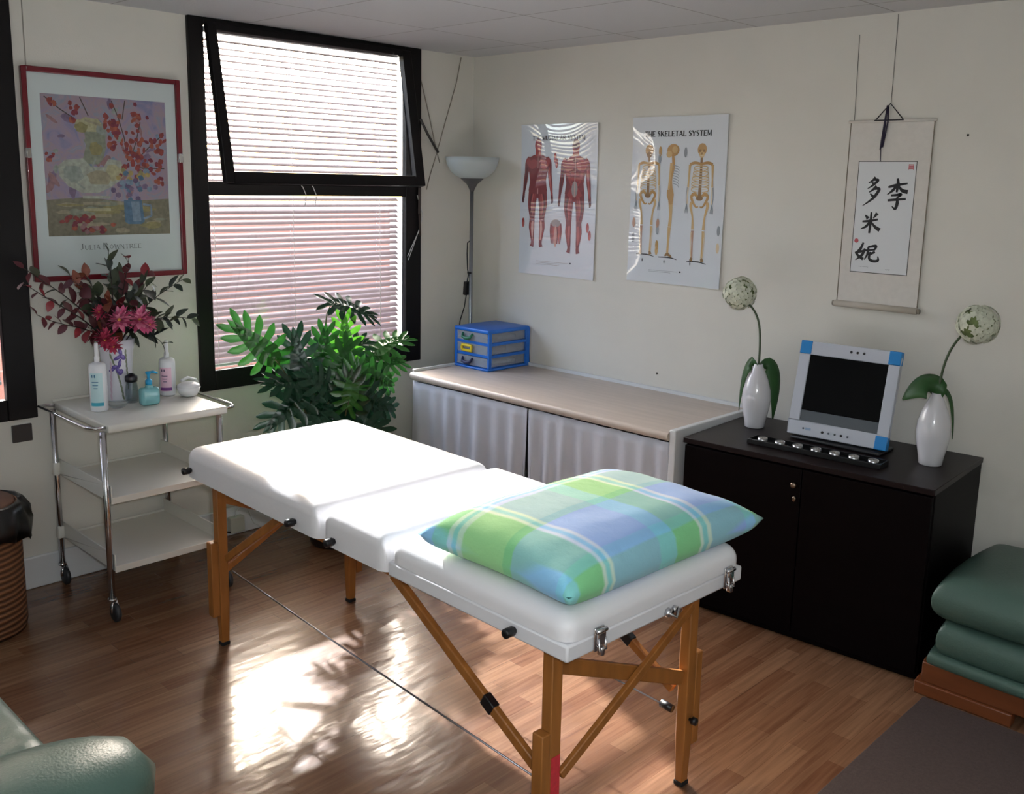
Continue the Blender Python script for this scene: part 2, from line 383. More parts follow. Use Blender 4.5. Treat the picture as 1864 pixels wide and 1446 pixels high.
blind(-1.672, -0.532, -0.036, 2.402, 0.84, 44, 31, 0.0285, 0.034, 'pale slatted blind in the window behind the leafy plant, half closed', (-1.63, -1.20, -0.66),
      [[(-0.01, -1.20, 1.74), (0.03, -1.175, 1.695), (0.028, -1.155, 1.655), (-0.01, -1.14, 1.60)], [(-0.01, -1.13, 1.74), (0.03, -1.115, 1.695), (0.028, -1.095, 1.655), (-0.01, -1.08, 1.60)],
       [(0.026, -0.44, 1.66), (0.034, -0.408, 1.56), (0.034, -0.425, 1.49), (0.034, -0.47, 1.39), (0.03, -0.505, 1.31)], [(0.026, -0.438, 1.66), (0.036, -0.405, 1.55), (0.036, -0.438, 1.46), (0.034, -0.48, 1.39), (0.03, -0.51, 1.33)]])
blind(-3.70, -2.594, -0.036, 2.402, 0.885, 80, 80, 0.0285, 0.034, 'closed slatted blind in the dark window at the left picture edge', (-2.70, -3.5), [])

# opener cords on the wall beside window_1
t = thing('window_opener', (0.01, -0.30, 1.89), 'grey opener rod and cords hanging beside the window near the corner', 'window opener')
MB().tube([(0.035, -0.425, 2.065), (0.03, -0.37, 1.99), (0.02, -0.285, 1.895)], 0.007, 8).build('rod', mat('grey_rod', '3d3a38', 0.5), t)
STR = mat('grey_string', '8f887c', 0.8)
MB().tube([(0.006, -0.106, 2.42), (0.006, -0.14, 2.28), (0.008, -0.22, 2.07), (0.01, -0.29, 1.88), (0.006, -0.33, 1.77), (0.006, -0.356, 1.69)], 0.003, 6).build('cord', STR, t)
MB().tube([(0.02, -0.41, 2.27), (0.015, -0.35, 2.10), (0.01, -0.295, 1.925), (0.008, -0.262, 1.84)], 0.003, 6).build('cord', STR, t)

# ------------------------------------------------------------------ outside the windows
struct(MB().box(-60, -0.121, -40, 60, -0.5, -0.3).build('terrace', mat('pale_concrete', 'cfc9bd', 0.9, vary=0.06, scale=2)))
t = thing('garden_wall', (-3.0, -1.0, -0.3), 'red brick garden wall seen through the lower half of the blind', 'wall')
MB().box(-3.1, -2.9, -5.0, 1.70, -0.3, 1.48).build('brickwork', brick_mat(), t)
bevel(MB().box(-3.14, -2.86, -5.03, 1.73, 1.48, 1.54).build('coping', mat('coping_stone', 'b9a596', 0.9), t), 0.01)

# ------------------------------------------------------------------ massage table (its long side almost parallel to the poster wall)
TA = -0.0268; TC = Vector((1.866, -1.95, 0)); ca, sn = math.cos(TA), math.sin(TA)
def tb(s, t, z): return Vector((TC.x + ca * s - sn * t, TC.y + sn * s + ca * t, z))
def TT(p): return tb(p.x, p.y, p.z)
VINYL = mat('white_vinyl', 'e4e3e6', 0.42, bump=0.05, bscale=60)
VFRAME = mat('white_frame', 'dcdce0', 0.5)
BEECH = mat('beech_wood', '96602c', 0.42, vary=0.18, scale=5, stretch=(6, 6, 1))
RUBBER = mat('rubber', '0b0b0c', 0.7)
STEEL = mat('steel_wire', '8d8f94', 0.3, 1.0)
LT, WT, ZT, ZB = 0.957, 0.361, 0.763, 0.654
mt = thing('massage_table', (TC.x, TC.y, 0), 'white folding massage table with beech legs in the middle of the room', 'massage table')
def cushion(s0, s1, z0, z1, r, f0, f1):
    """padded section: flat middle, top edges rolled off, corners rounded in plan"""
    b = MB(); nu, nv = 40, 40; t0, t1 = -WT, WT
    def ease(u): return 0.5 - 0.5 * math.cos(PI * u)
    def fn(u, v):
        s = s0 + (s1 - s0) * ease(u); t_ = t0 + (t1 - t0) * ease(v)
        def roll(d, rr_, q): k = max(0.0, 1 - d / rr_); return rr_ * q * (1 - math.sqrt(max(0.0, 1 - k * k)))
        z = z1 - max(roll(min(t_ - t0, t1 - t_), r, 0.85), roll(s - s0, *f0), roll(s1 - s, *f1))
        z += 0.004 * math.sin(PI * u) * math.sin(PI * v)
        # plan rounding of the corners
        ds = min(s - s0, s1 - s); dt = min(t_ - t0, t1 - t_); rc = 0.045
        if ds < rc and dt < rc:
            ax, ay = rc - ds, rc - dt; h = max(ax, ay); l = math.hypot(ax, ay)
            if l > 1e-6:
                f = h / l; sg = 1 if s < (s0 + s1) / 2 else -1; tg = 1 if t_ < 0 else -1
                cs = (s0 + rc) if sg > 0 else (s1 - rc); ct = (t0 + rc) if tg > 0 else (t1 - rc)
                s = cs - sg * ax * f; t_ = ct - tg * ay * f
        return tb(s, t_, z)
    b.grid(fn, nu, nv)
    rim = [i for i in range(nu + 1)] + [(j * (nu + 1) + nu) for j in range(1, nv + 1)] + [nv * (nu + 1) + i for i in range(nu - 1, -1, -1)] + [j * (nu + 1) for j in range(nv - 1, 0, -1)]
    v = []; n = len(rim)
    for i in rim: v.append(b.v[i])
    for i in rim: q = b.v[i]; v.append((q[0], q[1], z0))
    b.add(v, [(i, (i + 1) % n, n + (i + 1) % n, n + i) for i in range(n)] + [tuple(range(n, 2 * n))], 0, True)
    return b
EDGE, FOLD, FOLD2 = (0.050, 0.85), (0.085, 0.95), (0.056, 1.0)   # roll-off at the free ends and, wider, at the folds
for s0, s1, z0, f0, f1 in ((-LT, -0.069, ZB, EDGE, FOLD), (-0.062, 0.272, ZB, FOLD2, FOLD), (0.279, LT, 0.699, FOLD2, EDGE)):
    o = cushion(s0, s1, z0, ZT, 0.050, f0, f1).build('cushion', VINYL, mt); smooth_angle(o, 50)
fr = bevel(MB().box(0.279, LT, -WT, WT, ZB, 0.697, T=TT).build('frame_box', VFRAME, mt), 0.006)
MB().box(-LT + 0.04, 0.26, -WT + 0.03, WT - 0.03, 0.635, 0.656, T=TT).build('underframe', BEECH, mt)
def knob(s, z):
    p = tb(s, -WT - 0.001, z); q = tb(s, -WT - 0.034, z)
    b = MB().tube([p, p.lerp(q, .15), p.lerp(q, .2), p.lerp(q, .92), q], [0.009, 0.009, 0.0125, 0.0125, 0.0105], 16)
    b.build('knob', BLACKPLASTIC, mt)
for s, z in ((-0.905, 0.684), (-0.20, 0.681), (0.016, 0.679), (0.784, 0.676)): knob(s, z)
for s in (-0.845, 0.845):
    for t_ in (-0.286, 0.286):
        sg = 1 if t_ > 0 else -1; e = 1 if s > 0 else -1
        v = [(s + dx * w_, t_ + dy * h_, z) for z, w_, h_ in ((0.655, 0.017, 0.019), (0.16, 0.017, 0.019), (0.012, 0.013, 0.015)) for dx, dy in ((-1, -1), (1, -1), (1, 1), (-1, 1))]
        b = MB().add([tb(*q) for q in v], [(0, 1, 2, 3), (11, 10, 9, 8)] + [(4 * k + i, 4 * k + (i + 1) % 4, 4 * k + 4 + (i + 1) % 4, 4 * k + 4 + i) for k in range(2) for i in range(4)])
        lg = bevel(b.build('leg', BEECH, mt), 0.003)
        tl = t_ + sg * 0.0345
        bevel(MB().box(s - 0.018, s + 0.018, tl - 0.0145, tl + 0.0145, 0.125, 0.415, T=TT).build('leg_extension', BEECH, lg), 0.003)
        bevel(MB().box(s - 0.016, s + 0.016, t_ - 0.017, t_ + 0.017, 0.0, 0.014, T=TT).build('rubber_foot', RUBBER, lg), 0.003)
        p = tb(s + e * 0.017, t_, 0.215); q = Vector((e, 0, 0))
        MB().tube([p, p + q * 0.010, p + q * 0.011, p + q * 0.024], [0.005, 0.005, 0.012, 0.011], 12).build('wing_nut', BLACKPLASTIC, lg)
# slanted braces with black sleeves
for t_ in (-0.286, 0.286):
    for a, c, q in (((0.80, 0.285), (0.205, 0.615), 0.30), ((-0.80, 0.355), (-0.40, 0.625), 0.5)):
        A = tb(a[0], t_, a[1]); B = tb(c[0], t_, c[1])
        br = bevel(MB().beam(A, B, 0.020, 0.030).build('brace', BEECH, mt), 0.004)
        if a[0] < 0: continue
        M_ = A.lerp(B, q); d = (B - A).normalized() * 0.022
        bevel(MB().beam(M_ - d, M_ + d, 0.025, 0.035).build('sleeve', BLACKPLASTIC, br), 0.003)
# crossed stretchers at both ends
for s, e in ((0.842, 1), (-0.842, -1)):
    bevel(MB().beam(tb(s, -0.267, 0.575), tb(s, 0.267, 0.345), 0.016, 0.042).build('stretcher', BEECH, mt), 0.003)
    bevel(MB().beam(tb(s + 0.02 * e, -0.267, 0.285), tb(s + 0.02 * e, 0.27, 0.575), 0.016, 0.026).build('stretcher', BEECH, mt), 0.003)
for t_ in (-0.266, 0.266):
    c = MB().tube([tb(-0.80, t_, 0.300), tb(0, t_, 0.262), tb(0.80, t_, 0.235)], 0.0028, 8).build('tension_cable', STEEL, mt)
    MB().tube([tb(0.775, t_, 0.237), tb(0.815, t_, 0.235)], 0.012, 12).build('cable_end', BLACKPLASTIC, c)
# latches and the carrying hook on the near end
def latch(t_, small=False):
    b = MB()
    if not small:
        b.rbox(LT, LT + 0.007, t_ - 0.018, t_ + 0.018, 0.655, 0.715, 0.003, 2, T=TT)
        b.rbox(LT + 0.005, LT + 0.016, t_ - 0.014, t_ + 0.014, 0.672, 0.712, 0.004, 2, T=TT)
        b.cyl(tb(LT + 0.012, t_ - 0.017, 0.708), tb(LT + 0.012, t_ + 0.017, 0.708), 0.006, 12)
        b.rbox(LT + 0.004, LT + 0.020, t_ - 0.007, t_ + 0.007, 0.645, 0.668, 0.004, 2, T=TT)
        b.tube([tb(LT + 0.014, t_ - 0.012, 0.69), tb(LT + 0.018, t_ - 0.012, 0.66), tb(LT + 0.018, t_ + 0.012, 0.66), tb(LT + 0.014, t_ + 0.012, 0.69)], 0.0025, 8)
    else:
        b.cyl(tb(LT, t_ - 0.012, 0.664), tb(LT + 0.012, t_ - 0.012, 0.664), 0.013, 14); b.cyl(tb(LT, t_ + 0.014, 0.666), tb(LT + 0.010, t_ + 0.014, 0.666), 0.010, 14)
        b.tube([tb(LT + 0.012, t_ - 0.02, 0.668), tb(LT + 0.02, t_, 0.652), tb(LT + 0.012, t_ + 0.02, 0.670)], 0.004, 8)
    return b.build('latch' if not small else 'lock', CHROME, mt)
latch(-0.255); latch(0.285); latch(0.03, True)
bevel(MB().box(0.8622, 0.8637, -0.302, -0.270, 0.235, 0.345, T=TT).build('sticker', mat('red_sticker', 'c8323f', 0.5, vary=0.15, scale=90), mt), 0.0004)
mt.children[-1]['label'] = 'red paper sticker on the leg'

# pillow on the near end
PC = Vector((2.562, -1.935, ZT))
pil = MB(); PX, PY, PA = 0.272, 0.405, -0.03
def pfn(sgn):
    def fn(u, v):
        x = 2 * u - 1; y = 2 * v - 1
        pin = 1 - 0.10 * (1 - x * x) * abs(y) ** 4; pin2 = 1 - 0.06 * (1 - y * y) * abs(x) ** 4
        X = x * PX * pin2; Y = y * PY * pin
        k = max(0.0, (1 - x ** 4) * (1 - y ** 4)) ** 0.42
        wr = 0.006 * math.sin(9 * x + 5 * y) * math.sin(7 * y - 3 * x) * (1 - k * 0.6)
        z = (0.046 + 0.092 * k + wr * k) if sgn > 0 else (0.046 - 0.042 * k ** 0.55)
        c_, s_ = math.cos(PA), math.sin(PA)
        edge = max(abs(x), abs(y))
        z += 0.012 * max(0, edge - 0.9) * 10 * (abs(x * y) ** 3)
        return PC + Vector((X * c_ - Y * s_, X * s_ + Y * c_, z))
    return fn
pil.grid(pfn(1), 44, 56); pil.grid(pfn(-1), 44, 56)
po = pil.build('pillow', plaid_mat(), None, PC); tag(po, 'blue and green plaid pillow lying on the near end of the massage table', 'pillow')

# ------------------------------------------------------------------ white counter with curtains
CX0, CX1, CY, CZ = 0.235, 1.934, -0.665, 0.73
ct = thing('low_cabinet', (1.09, -0.33, 0), 'white built-in counter unit behind gathered curtains along the poster wall', 'cabinet')
bevel(MB().box(CX1 - 0.03, CX1, CY + 0.012, -0.02, 0, CZ + 0.012).build('side_panel', WHITE_PAINT, ct), 0.004)
bevel(MB().box(CX0, CX0 + 0.03, CY + 0.03, -0.02, 0, CZ - 0.03).build('side_panel', WHITE_PAINT, ct), 0.004)
MB().box(CX0 + 0.03, CX1 - 0.03, -0.05, -0.02, 0, CZ - 0.04).build('back_panel', mat('grey_board', '6a6a66', 0.8), ct)  # back panel in one even mid grey
MB().box(CX0 + 0.03, CX1 - 0.03, CY + 0.05, -0.05, 0.10, 0.125).build('shelf', WHITE_PAINT, ct)
bevel(MB().box(1.075, 1.095, CY + 0.06, -0.05, 0.125, CZ - 0.04).build('divider', WHITE_PAINT, ct), 0.002)
MB().cyl((CX0 + 0.03, CY + 0.028, CZ - 0.052), (CX1 - 0.03, CY + 0.028, CZ - 0.052), 0.005).build('curtain_rod', STEEL, ct)
WT_ = mat('pale_wood_laminate', 'bfb2a6', 0.38, vary=0.07, scale=4, stretch=(0.6, 9, 1))
wt = thing('worktop', (1.09, -0.33, CZ - 0.04), 'long pale wood-look worktop with rounded front edge, a blue drawer box on it', 'worktop')
b = MB(); pr = [(-0.02, CZ - 0.036), (-0.02, CZ), (CY + 0.012, CZ), (CY + 0.003, CZ - 0.005), (CY - 0.002, CZ - 0.014), (CY - 0.001, CZ - 0.028), (CY + 0.006, CZ - 0.036)]
n = len(pr); v = [(x, y, z) for x in (CX0, CX1 - 0.031) for y, z in pr]
b.add(v, [tuple(range(n)), tuple(range(2 * n - 1, n - 1, -1))] + [(i, (i + 1) % n, n + (i + 1) % n, n + i) for i in range(n)])
smooth_angle(b.build('top_board', WT_, wt), 40)
bevel(MB().box(CX0, CX1 - 0.031, -0.02, -0.001, CZ - 0.036, CZ + 0.016).box(CX0 - 0.012, CX0 - 0.0005, CY + 0.03, -0.001, CZ - 0.036, CZ + 0.014).build('edge_trim', WHITE_PAINT, wt), 0.002)
CURT = mat('white_cotton', 'c9cbd3', 0.9, vary=0.04, scale=6, trans=0.08)
def curtain(x0, x1, label, seed, flare):
    rr = random.Random(seed); ph = [rr.uniform(0, 6.28) for _ in range(6)]
    b = MB()
    def fn(u, v):
        z = (CZ - 0.045) - v * 0.66
        x = x0 + (x1 - x0) * u
        x += flare * (v ** 1.3) * (0.02 if u > 0.97 or u < 0.03 else 0)
        amp = 0.004 + 0.010 * v
        y = CY + 0.016 + amp * (math.sin(u * 46 + ph[0] + 0.8 * math.sin(u * 9 + ph[1])) + 0.5 * math.sin(u * 23 + ph[2] + v * 2)) - 0.006 * v
        return Vector((x, min(y, CY + 0.030), z))
    b.grid(fn, 150, 14)
    o = b.build('curtain', CURT, None, ((x0 + x1) / 2, CY, 0.03))
    md = o.modifiers.new('cloth thickness', 'SOLIDIFY'); md.thickness = 0.0016
    return tag(o, label, 'curtain', 'curtains under the counter')
curtain(CX0 + 0.004, 1.088, 'left white curtain under the worktop, nearer the window', 3, -1)
curtain(1.097, CX1 - 0.034, 'right white curtain under the worktop, beside the dark cabinet', 5, 1)

# ------------------------------------------------------------------ dark cabinet
DA = 0.0598; DC = Vector((1.9726, -0.6416, 0)); cda, sda = math.cos(DA), math.sin(DA)
def dk(a, c, z): return Vector((DC.x + cda * a - sda * c, DC.y + sda * a + cda * c, z))
def DT(p): return dk(p.x, p.y, p.z)
DARK = mat('dark_mahogany', '060203', 0.5, vary=0.25, scale=3, stretch=(1, 1, 8), spec=0.08)
DARKTOP = mat('dark_mahogany_top', '1a1112', 0.38, vary=0.12, scale=3, stretch=(1, 8, 1), spec=0.18)
DW, DD, DH = 0.994, 0.572, 0.722
dc = thing('cabinet', DC + Vector((0.5, 0.28, 0)), 'black-brown wooden cabinet with two doors under the monitor', 'cabinet')
bevel(MB().box(0, DW, 0.022, DD, 0.0, DH - 0.022, T=DT).build('carcass', DARK, dc), 0.002)
bevel(MB().box(-0.004, DW + 0.004, -0.004, DD, DH - 0.022, DH, T=DT).build('top_panel', DARKTOP, dc), 0.002)
for i, (a0, a1) in enumerate(((0.004, 0.512), (0.516, DW - 0.004))):
    d = bevel(MB().box(a0, a1, 0.0, 0.0215, 0.03, DH - 0.03, T=DT).build('door', DARK, dc), 0.002)
    if i == 0:
        MB().lathe([(0.005, 0), (0.005, 0.008), (0.011, 0.012), (0.013, 0.018), (0.010, 0.023), (0, 0.025)], T=lambda p: dk(0.490 + p.x, -p.z, 0.629 + p.y), n=16).build('knob', mat('dull_brass', '8a7a6a', 0.35, 1.0), d)
        MB().lathe([(0.011, 0), (0.011, 0.003), (0.004, 0.004), (0, 0.004)], T=lambda p: dk(0.490 + p.x * 0.7, -p.z, 0.571 + p.y), n=16).build('keyhole_plate', mat('dull_brass', '8a7a6a', 0.35, 1.0), d)

# ------------------------------------------------------------------ white trolley by the window wall
ENAMEL = mat('cream_enamel', 'd9d7cf', 0.3)
tr = thing('trolley', (0.29, -2.17, 0), 'white three-tier trolley with chrome legs and castors under the framed print', 'trolley')
X0, X1, Y0, Y1 = 0.045, 0.540, -2.430, -1.945
ZTR = 0.80
b = MB().rbox(X0 - 0.03, X1 + 0.022, Y0 + 0.012, Y1 + 0.028, 0.765, 0.797, 0.006, 2)
b.box(X0 - 0.03, X0 - 0.022, Y0 + 0.012, Y1 + 0.028, 0.795, 0.806)
b.build('top_tray', ENAMEL, tr)
for ys, ye in ((Y0 + 0.012, Y0 - 0.05), (Y1 + 0.028, Y1 + 0.075)):
    pts = [(X0, ys, 0.785), (X0 - 0.02, (ys + ye) / 2, 0.787), (X0 - 0.005, ye, 0.789), (X0 + 0.03, ye, 0.79), (X1 - 0.03, ye, 0.79), (X1 + 0.01, (ye * 2 + ys) / 3, 0.789), (X1, ys, 0.785)]
    MB().tube(pts, 0.006, 10).build('hand_rail', CHROME, tr)
for x in (X0, X1):
    for y in (Y0, Y1):
        lg = MB().tube([(x, y, 0.085), (x, y, 0.77)], 0.0125, 14).build('leg', CHROME, tr)
        cs = MB().tube([(x, y, 0.085), (x, y, 0.094)], 0.017, 14).tube([(x + 0.014, y - 0.010, 0.04), (x + 0.004, y, 0.088)], 0.006, 8).tube([(x + 0.014, y + 0.020, 0.04), (x + 0.004, y + 0.01, 0.088)], 0.006, 8)
        cs.build('castor_fork', CHROME, lg)
        MB().lathe([(0.0, -0.011), (0.030, -0.011), (0.038, -0.006), (0.038, 0.006), (0.030, 0.011), (0, 0.011)], T=lambda p, x=x, y=y: Vector((x + 0.014 + p.x, y + 0.005 + p.z, 0.0382 + p.y)), n=24).build('castor_wheel', mat('castor_rubber', '26282c', 0.5), lg)
for z in (0.492, 0.212):
    b = MB().box(X0, X1 + 0.012, Y0 + 0.013, Y1 - 0.013, z, z + 0.006).box(X1 + 0.010, X1 + 0.014, Y0 + 0.013, Y1 - 0.013, z - 0.012, z + 0.014)
    b.box(X0 - 0.012, X1 + 0.012, Y0 + 0.013, Y0 + 0.019, z - 0.006, z + 0.062).box(X0 - 0.012, X1 + 0.012, Y1 - 0.019, Y1 - 0.013, z - 0.006, z + 0.062)
    b.box(X0 - 0.012, X0 - 0.006, Y0 + 0.013, Y1 - 0.013, z - 0.006, z + 0.012)
    b.rbox(X0 - 0.014, X0 + 0.014, Y0 - 0.014, Y0 + 0.014, z - 0.006, z + 0.05, 0.006, 2).rbox(X0 - 0.014, X0 + 0.014, Y1 - 0.014, Y1 + 0.014, z - 0.006, z + 0.05, 0.006, 2)
    bevel(b.build('shelf', ENAMEL, tr), 0.0015)

# things on the trolley
ZT_ = 0.798
def profile_obj(name, prof, c, M, parent, n=32, sy=1.0): return MB().lathe(prof, c, n, 0, sy).build(name, M, parent)
def label_patch(b, c, r, a0, a1, z0, z1, mi=0, n=10, off=0.0006):
    """printed area following a round body"""
    v = []
    for i in range(n + 1):
        a = a0 + (a1 - a0) * i / n
        for z in (z0, z1): v.append((c[0] + (r + off) * math.cos(a), c[1] + (r + off) * math.sin(a), c[2] + z))
    return b.add(v, [(2 * i, 2 * i + 2, 2 * i + 3, 2 * i + 1) for i in range(n)], mi, True)
BOTTLE = mat('bottle_plastic', 'dfe1e6', 0.35)
def lotion_bottle(c, r, h, neck, tone, label, dark, band):
    t = thing('lotion_bottle', c, label, 'bottle', None)
    p = [(r * 0.9, 0), (r, 0.006), (r, h - 0.022), (r * 0.93, h - 0.008), (r * 0.55, h), (0, h)]
    profile_obj('bottle_body', p, c, BOTTLE, t)
    cz = Vector(c) + Vector((0, 0, h))
    profile_obj('cap', [(0.011, -0.001), (0.011, 0.02), (0.0085, 0.024), (0.0075, neck), (0.005, neck + 0.003), (0, neck + 0.003)], cz, mat('cap_white', 'e6e6ea', 0.35), t, 20)
    ml = [mat('label_' + tone, {'teal': 'bfdde2', 'pink': 'e3bccf'}[tone], 0.5), mat('mark_' + tone, dark, 0.5), mat('band_' + tone, band, 0.5)]
    b = MB(); f = math.atan2(CAM.y - c[1], CAM.x - c[0]) - 0.25
    label_patch(b, c, r, f - 0.75, f + 0.75, 0.022, h - 0.04, 0)
    label_patch(b, c, r, f - 0.75, f + 0.75, 0.024, 0.038, 2, off=0.001)
    for k in (-0.42, -0.12): label_patch(b, c, r, f + k - 0.07, f + k + 0.07, h - 0.058, h - 0.046, 1, 4, 0.001)
    for k, ww in ((0.075, 0.5), (0.088, 0.42), (0.10, 0.3)): label_patch(b, c, r, f - ww, f + ww * 0.5, h - k - 0.003, h - k, 1, 6, 0.001)
    b.build('label', ml, t)
    return t
lotion_bottle((0.300, -2.338, ZT_), 0.034, 0.198, 0.075, 'teal', 'tall white bottle with teal label at the left end of the trolley top', '2f6f96', '3aa0b8')
lotion_bottle((0.205, -2.000, ZT_), 0.034, 0.165, 0.072, 'pink', 'tall white bottle with pink label near the right end of the trolley top', '3a2f55', '7a3f86')
# ceramic vase with painted iris
VC = Vector((0.155, -2.195, ZT_))
vs = thing('flower_vase', VC, 'tall white vase painted with purple irises at the back of the trolley top', 'vase')
CER = mat('white_ceramic', 'd9d9e2', 0.18, coat=0.4)
VP = [(0.050, 0), (0.054, 0.004), (0.056, 0.05), (0.060, 0.13), (0.067, 0.21), (0.076, 0.262), (0.073, 0.262), (0.063, 0.20), (0.052, 0.03), (0, 0.03)]
profile_obj('vase_body', VP, VC, CER, vs, 40)
def vase_r(z): 
    for (r0, z0), (r1, z1) in zip(VP[1:6], VP[2:6]):
        if z0 <= z <= z1: return r0 + (r1 - r0) * (z - z0) / (z1 - z0)
    return 0.07
fa = math.atan2(CAM.y - VC.y, CAM.x - VC.x)
def onvase(x, z, off=0.0008):
    r = vase_r(z) + off; a = fa + x / r
    return VC + Vector((r * math.cos(a), r * math.sin(a), z))
def vblob(b, x, z, rx, rz, ang, mi, n=14):
    v = [onvase(x, z, 0.001 + 0.0004 * mi)]
    for k in range(n):
        q = 2 * PI * k / n; px, pz = rx * math.cos(q), rz * math.sin(q)
        v.append(onvase(x + px * math.cos(ang) - pz * math.sin(ang), z + px * math.sin(ang) + pz * math.cos(ang), 0.001 + 0.0004 * mi))
    b.add(v, [(0, 1 + k, 1 + (k + 1) % n) for k in range(n)], mi)
b = MB()
for k in range(9):
    z = 0.02 + k * 0.022; vblob(b, 0.018 - 0.0045 * k * 0.5 - 0.03 * (k / 9) ** 2, z, 0.004, 0.014, 0.25, 0); vblob(b, 0.044 - 0.001 * k, 0.06 + k * 0.019, 0.004, 0.012, -0.12, 0)
for k in range(6): vblob(b, -0.03 + 0.001 * k, 0.02 + k * 0.028, 0.004, 0.016, 0.1, 3)
for x, z, rx, rz, a in ((0.014, 0.215, .008, .020, 0.2), (0.004, 0.190, .020, .008, .5), (0.022, 0.192, .016, .010, -.7), (0.010, 0.165, .007, .020, -.2), (-0.012, 0.150, .018, .008, .2), (0.002, 0.135, .008, .018, .4), (-0.022, 0.138, .014, .007, .5), (0.012, 0.128, .010, .014, -.4)):
    vblob(b, x, z, rx, rz, a, 1); vblob(b, x + 0.002, z + 0.002, rx * 0.45, rz * 0.45, a, 2)
b.build('painted_irises', [mat('iris_leaf', '77806a', 0.4), mat('iris_purple', '54448a', 0.4), mat('iris_light', '7d6cb4', 0.4), mat('iris_pink', 'c9b2c4', 0.4)], vs)
# small glass jar with dark lid
JARG = glass_mat('jar_glass', (0.80, 0.84, 0.86), 0.05)
JC = (0.245, -2.178, ZT_)
j = thing('glass_jar', JC, 'small clear glass jar with a dark metal stopper in front of the iris vase', 'jar')
profile_obj('jar_body', [(0.022, 0), (0.026, 0.004), (0.027, 0.05), (0.024, 0.07), (0.021, 0.086), (0.0195, 0.086), (0.022, 0.07), (0.0245, 0.05), (0.0235, 0.008), (0, 0.008)], JC, JARG, j)
profile_obj('stopper', [(0.0, 0.086), (0.017, 0.086), (0.024, 0.089), (0.026, 0.100), (0.025, 0.112), (0.016, 0.118), (0.008, 0.124), (0, 0.125)], JC, mat('dark_pewter', '4a4a4e', 0.3, 1.0), j)
# soap dispenser
DCn = Vector((0.335, -2.145, ZT_))
sd = thing('soap_dispenser', DCn, 'clear pale aqua soap dispenser with a blue pump on the trolley top', 'dispenser')
AQ = mat('aqua_soap', '8cc9cf', 0.15, coat=0.5, trans=0.25)
b = MB().rbox(DCn.x - 0.022, DCn.x + 0.022, DCn.y - 0.040, DCn.y + 0.040, ZT_, ZT_ + 0.075, 0.014, 4); b.lathe([(0.018, 0.072), (0.013, 0.084), (0.012, 0.09), (0, 0.09)], DCn, 20)
b.build('dispenser_body', AQ, sd)
BLUEP = mat('blue_pump', '1f8fc0', 0.35)
b = MB().lathe([(0.014, 0.086), (0.014, 0.104), (0.008, 0.108), (0.006, 0.112), (0.006, 0.128), (0.010, 0.130), (0.010, 0.140), (0, 0.142)], DCn, 18)
b.tube([DCn + Vector((0, -0.012, 0.136)), DCn + Vector((0.004, 0.02, 0.138)), DCn + Vector((0.006, 0.036, 0.130))], 0.005, 10)
b.build('pump', BLUEP, sd)
# white lidded bowl with its chrome-white handle
BC = Vector((0.285, -1.945, ZT_))
bw = thing('bowl', BC, 'small white lidded bowl at the right end of the trolley top', 'bowl')
WB = mat('bowl_white', 'e6e6e8', 0.3)
profile_obj('bowl_body', [(0.022, 0), (0.034, 0.004), (0.046, 0.024), (0.049, 0.042), (0.047, 0.042), (0.043, 0.024), (0, 0.008)], BC, WB, bw)
profile_obj('lid', [(0.049, 0.042), (0.046, 0.050), (0.030, 0.060), (0.010, 0.064), (0, 0.064)], BC, WB, bw)
MB().tube([BC + Vector((-0.06, 0.0, 0.058)), BC + Vector((-0.085, 0.04, 0.062)), BC + Vector((-0.10, 0.085, 0.045)), BC + Vector((-0.105, 0.105, 0.006))], 0.007, 12).build('hose', WB, bw)
# shallow clear dish
DI = (0.295, -2.262, ZT_)
tag(MB().lathe([(0.026, 0), (0.030, 0.003), (0.046, 0.020), (0.0445, 0.0205), (0.028, 0.005), (0, 0.005)], DI, 28).build('glass_dish', CLEAR, None, DI), 'shallow clear dish in front of the vase on the trolley top', 'dish')

# ------------------------------------------------------------------ silk flowers in the vase
SC_ = VC + Vector((0, 0, 0.25))
fl = thing('flower_arrangement', SC_, 'dark red and green leafy branches with pink blossoms arranged in the iris vase', 'flowers')
LEAFM = [mat('leaf_maroon', '5a2a30', 0.45, vary=0.2, scale=30, trans=0.15), mat('leaf_olive', '414a38', 0.45, vary=0.2, scale=30, trans=0.15), mat('leaf_red', '8a2c34', 0.45, vary=0.2, scale=30, trans=0.2), mat('leaf_deep', '2a3330', 0.4, vary=0.15, scale=30), mat('leaf_rust', '743a26', 0.5, vary=0.2, scale=30, trans=0.15)]
TWIG = mat('twig', '2b211c', 0.7)
def leaf(b, base, direction, L, wd, mi, roll=0.0, fold=0.25, droop=0.2, seg=6):
    d = Vector(direction).normalized(); a = Vector((0, 0, 1)) if abs(d.z) < 0.95 else Vector((1, 0, 0))
    x = d.cross(a).normalized(); n = x.cross(d)
    x, n = x * math.cos(roll) + n * math.sin(roll), n * math.cos(roll) - x * math.sin(roll)
    v = []
    for i in range(seg + 1):
        u = i / seg; ww = wd * math.sin(PI * min(1, u * 0.96 + 0.02)) ** 0.8 * (1 - 0.25 * u)
        c = Vector(base) + d * (L * u) - n * (droop * L * u * u)
        for k in (-1, 0, 1): v.append(c + x * (k * ww) + n * (abs(k) * ww * fold))
    f = []
    for i in range(seg):
        for k in (0, 1): f.append((3 * i + k, 3 * i + k + 1, 3 * i + k + 4, 3 * i + k + 3))
    b.add(v, f, mi, True)
def bez(p0, p1, p2, p3, n=14):
    r = []
    for i in range(n + 1):
        t_ = i / n; r.append(p0 * (1 - t_) ** 3 + p1 * 3 * t_ * (1 - t_) ** 2 + p2 * 3 * t_ * t_ * (1 - t_) + p3 * t_ ** 3)
    return r
rr = random.Random(21)
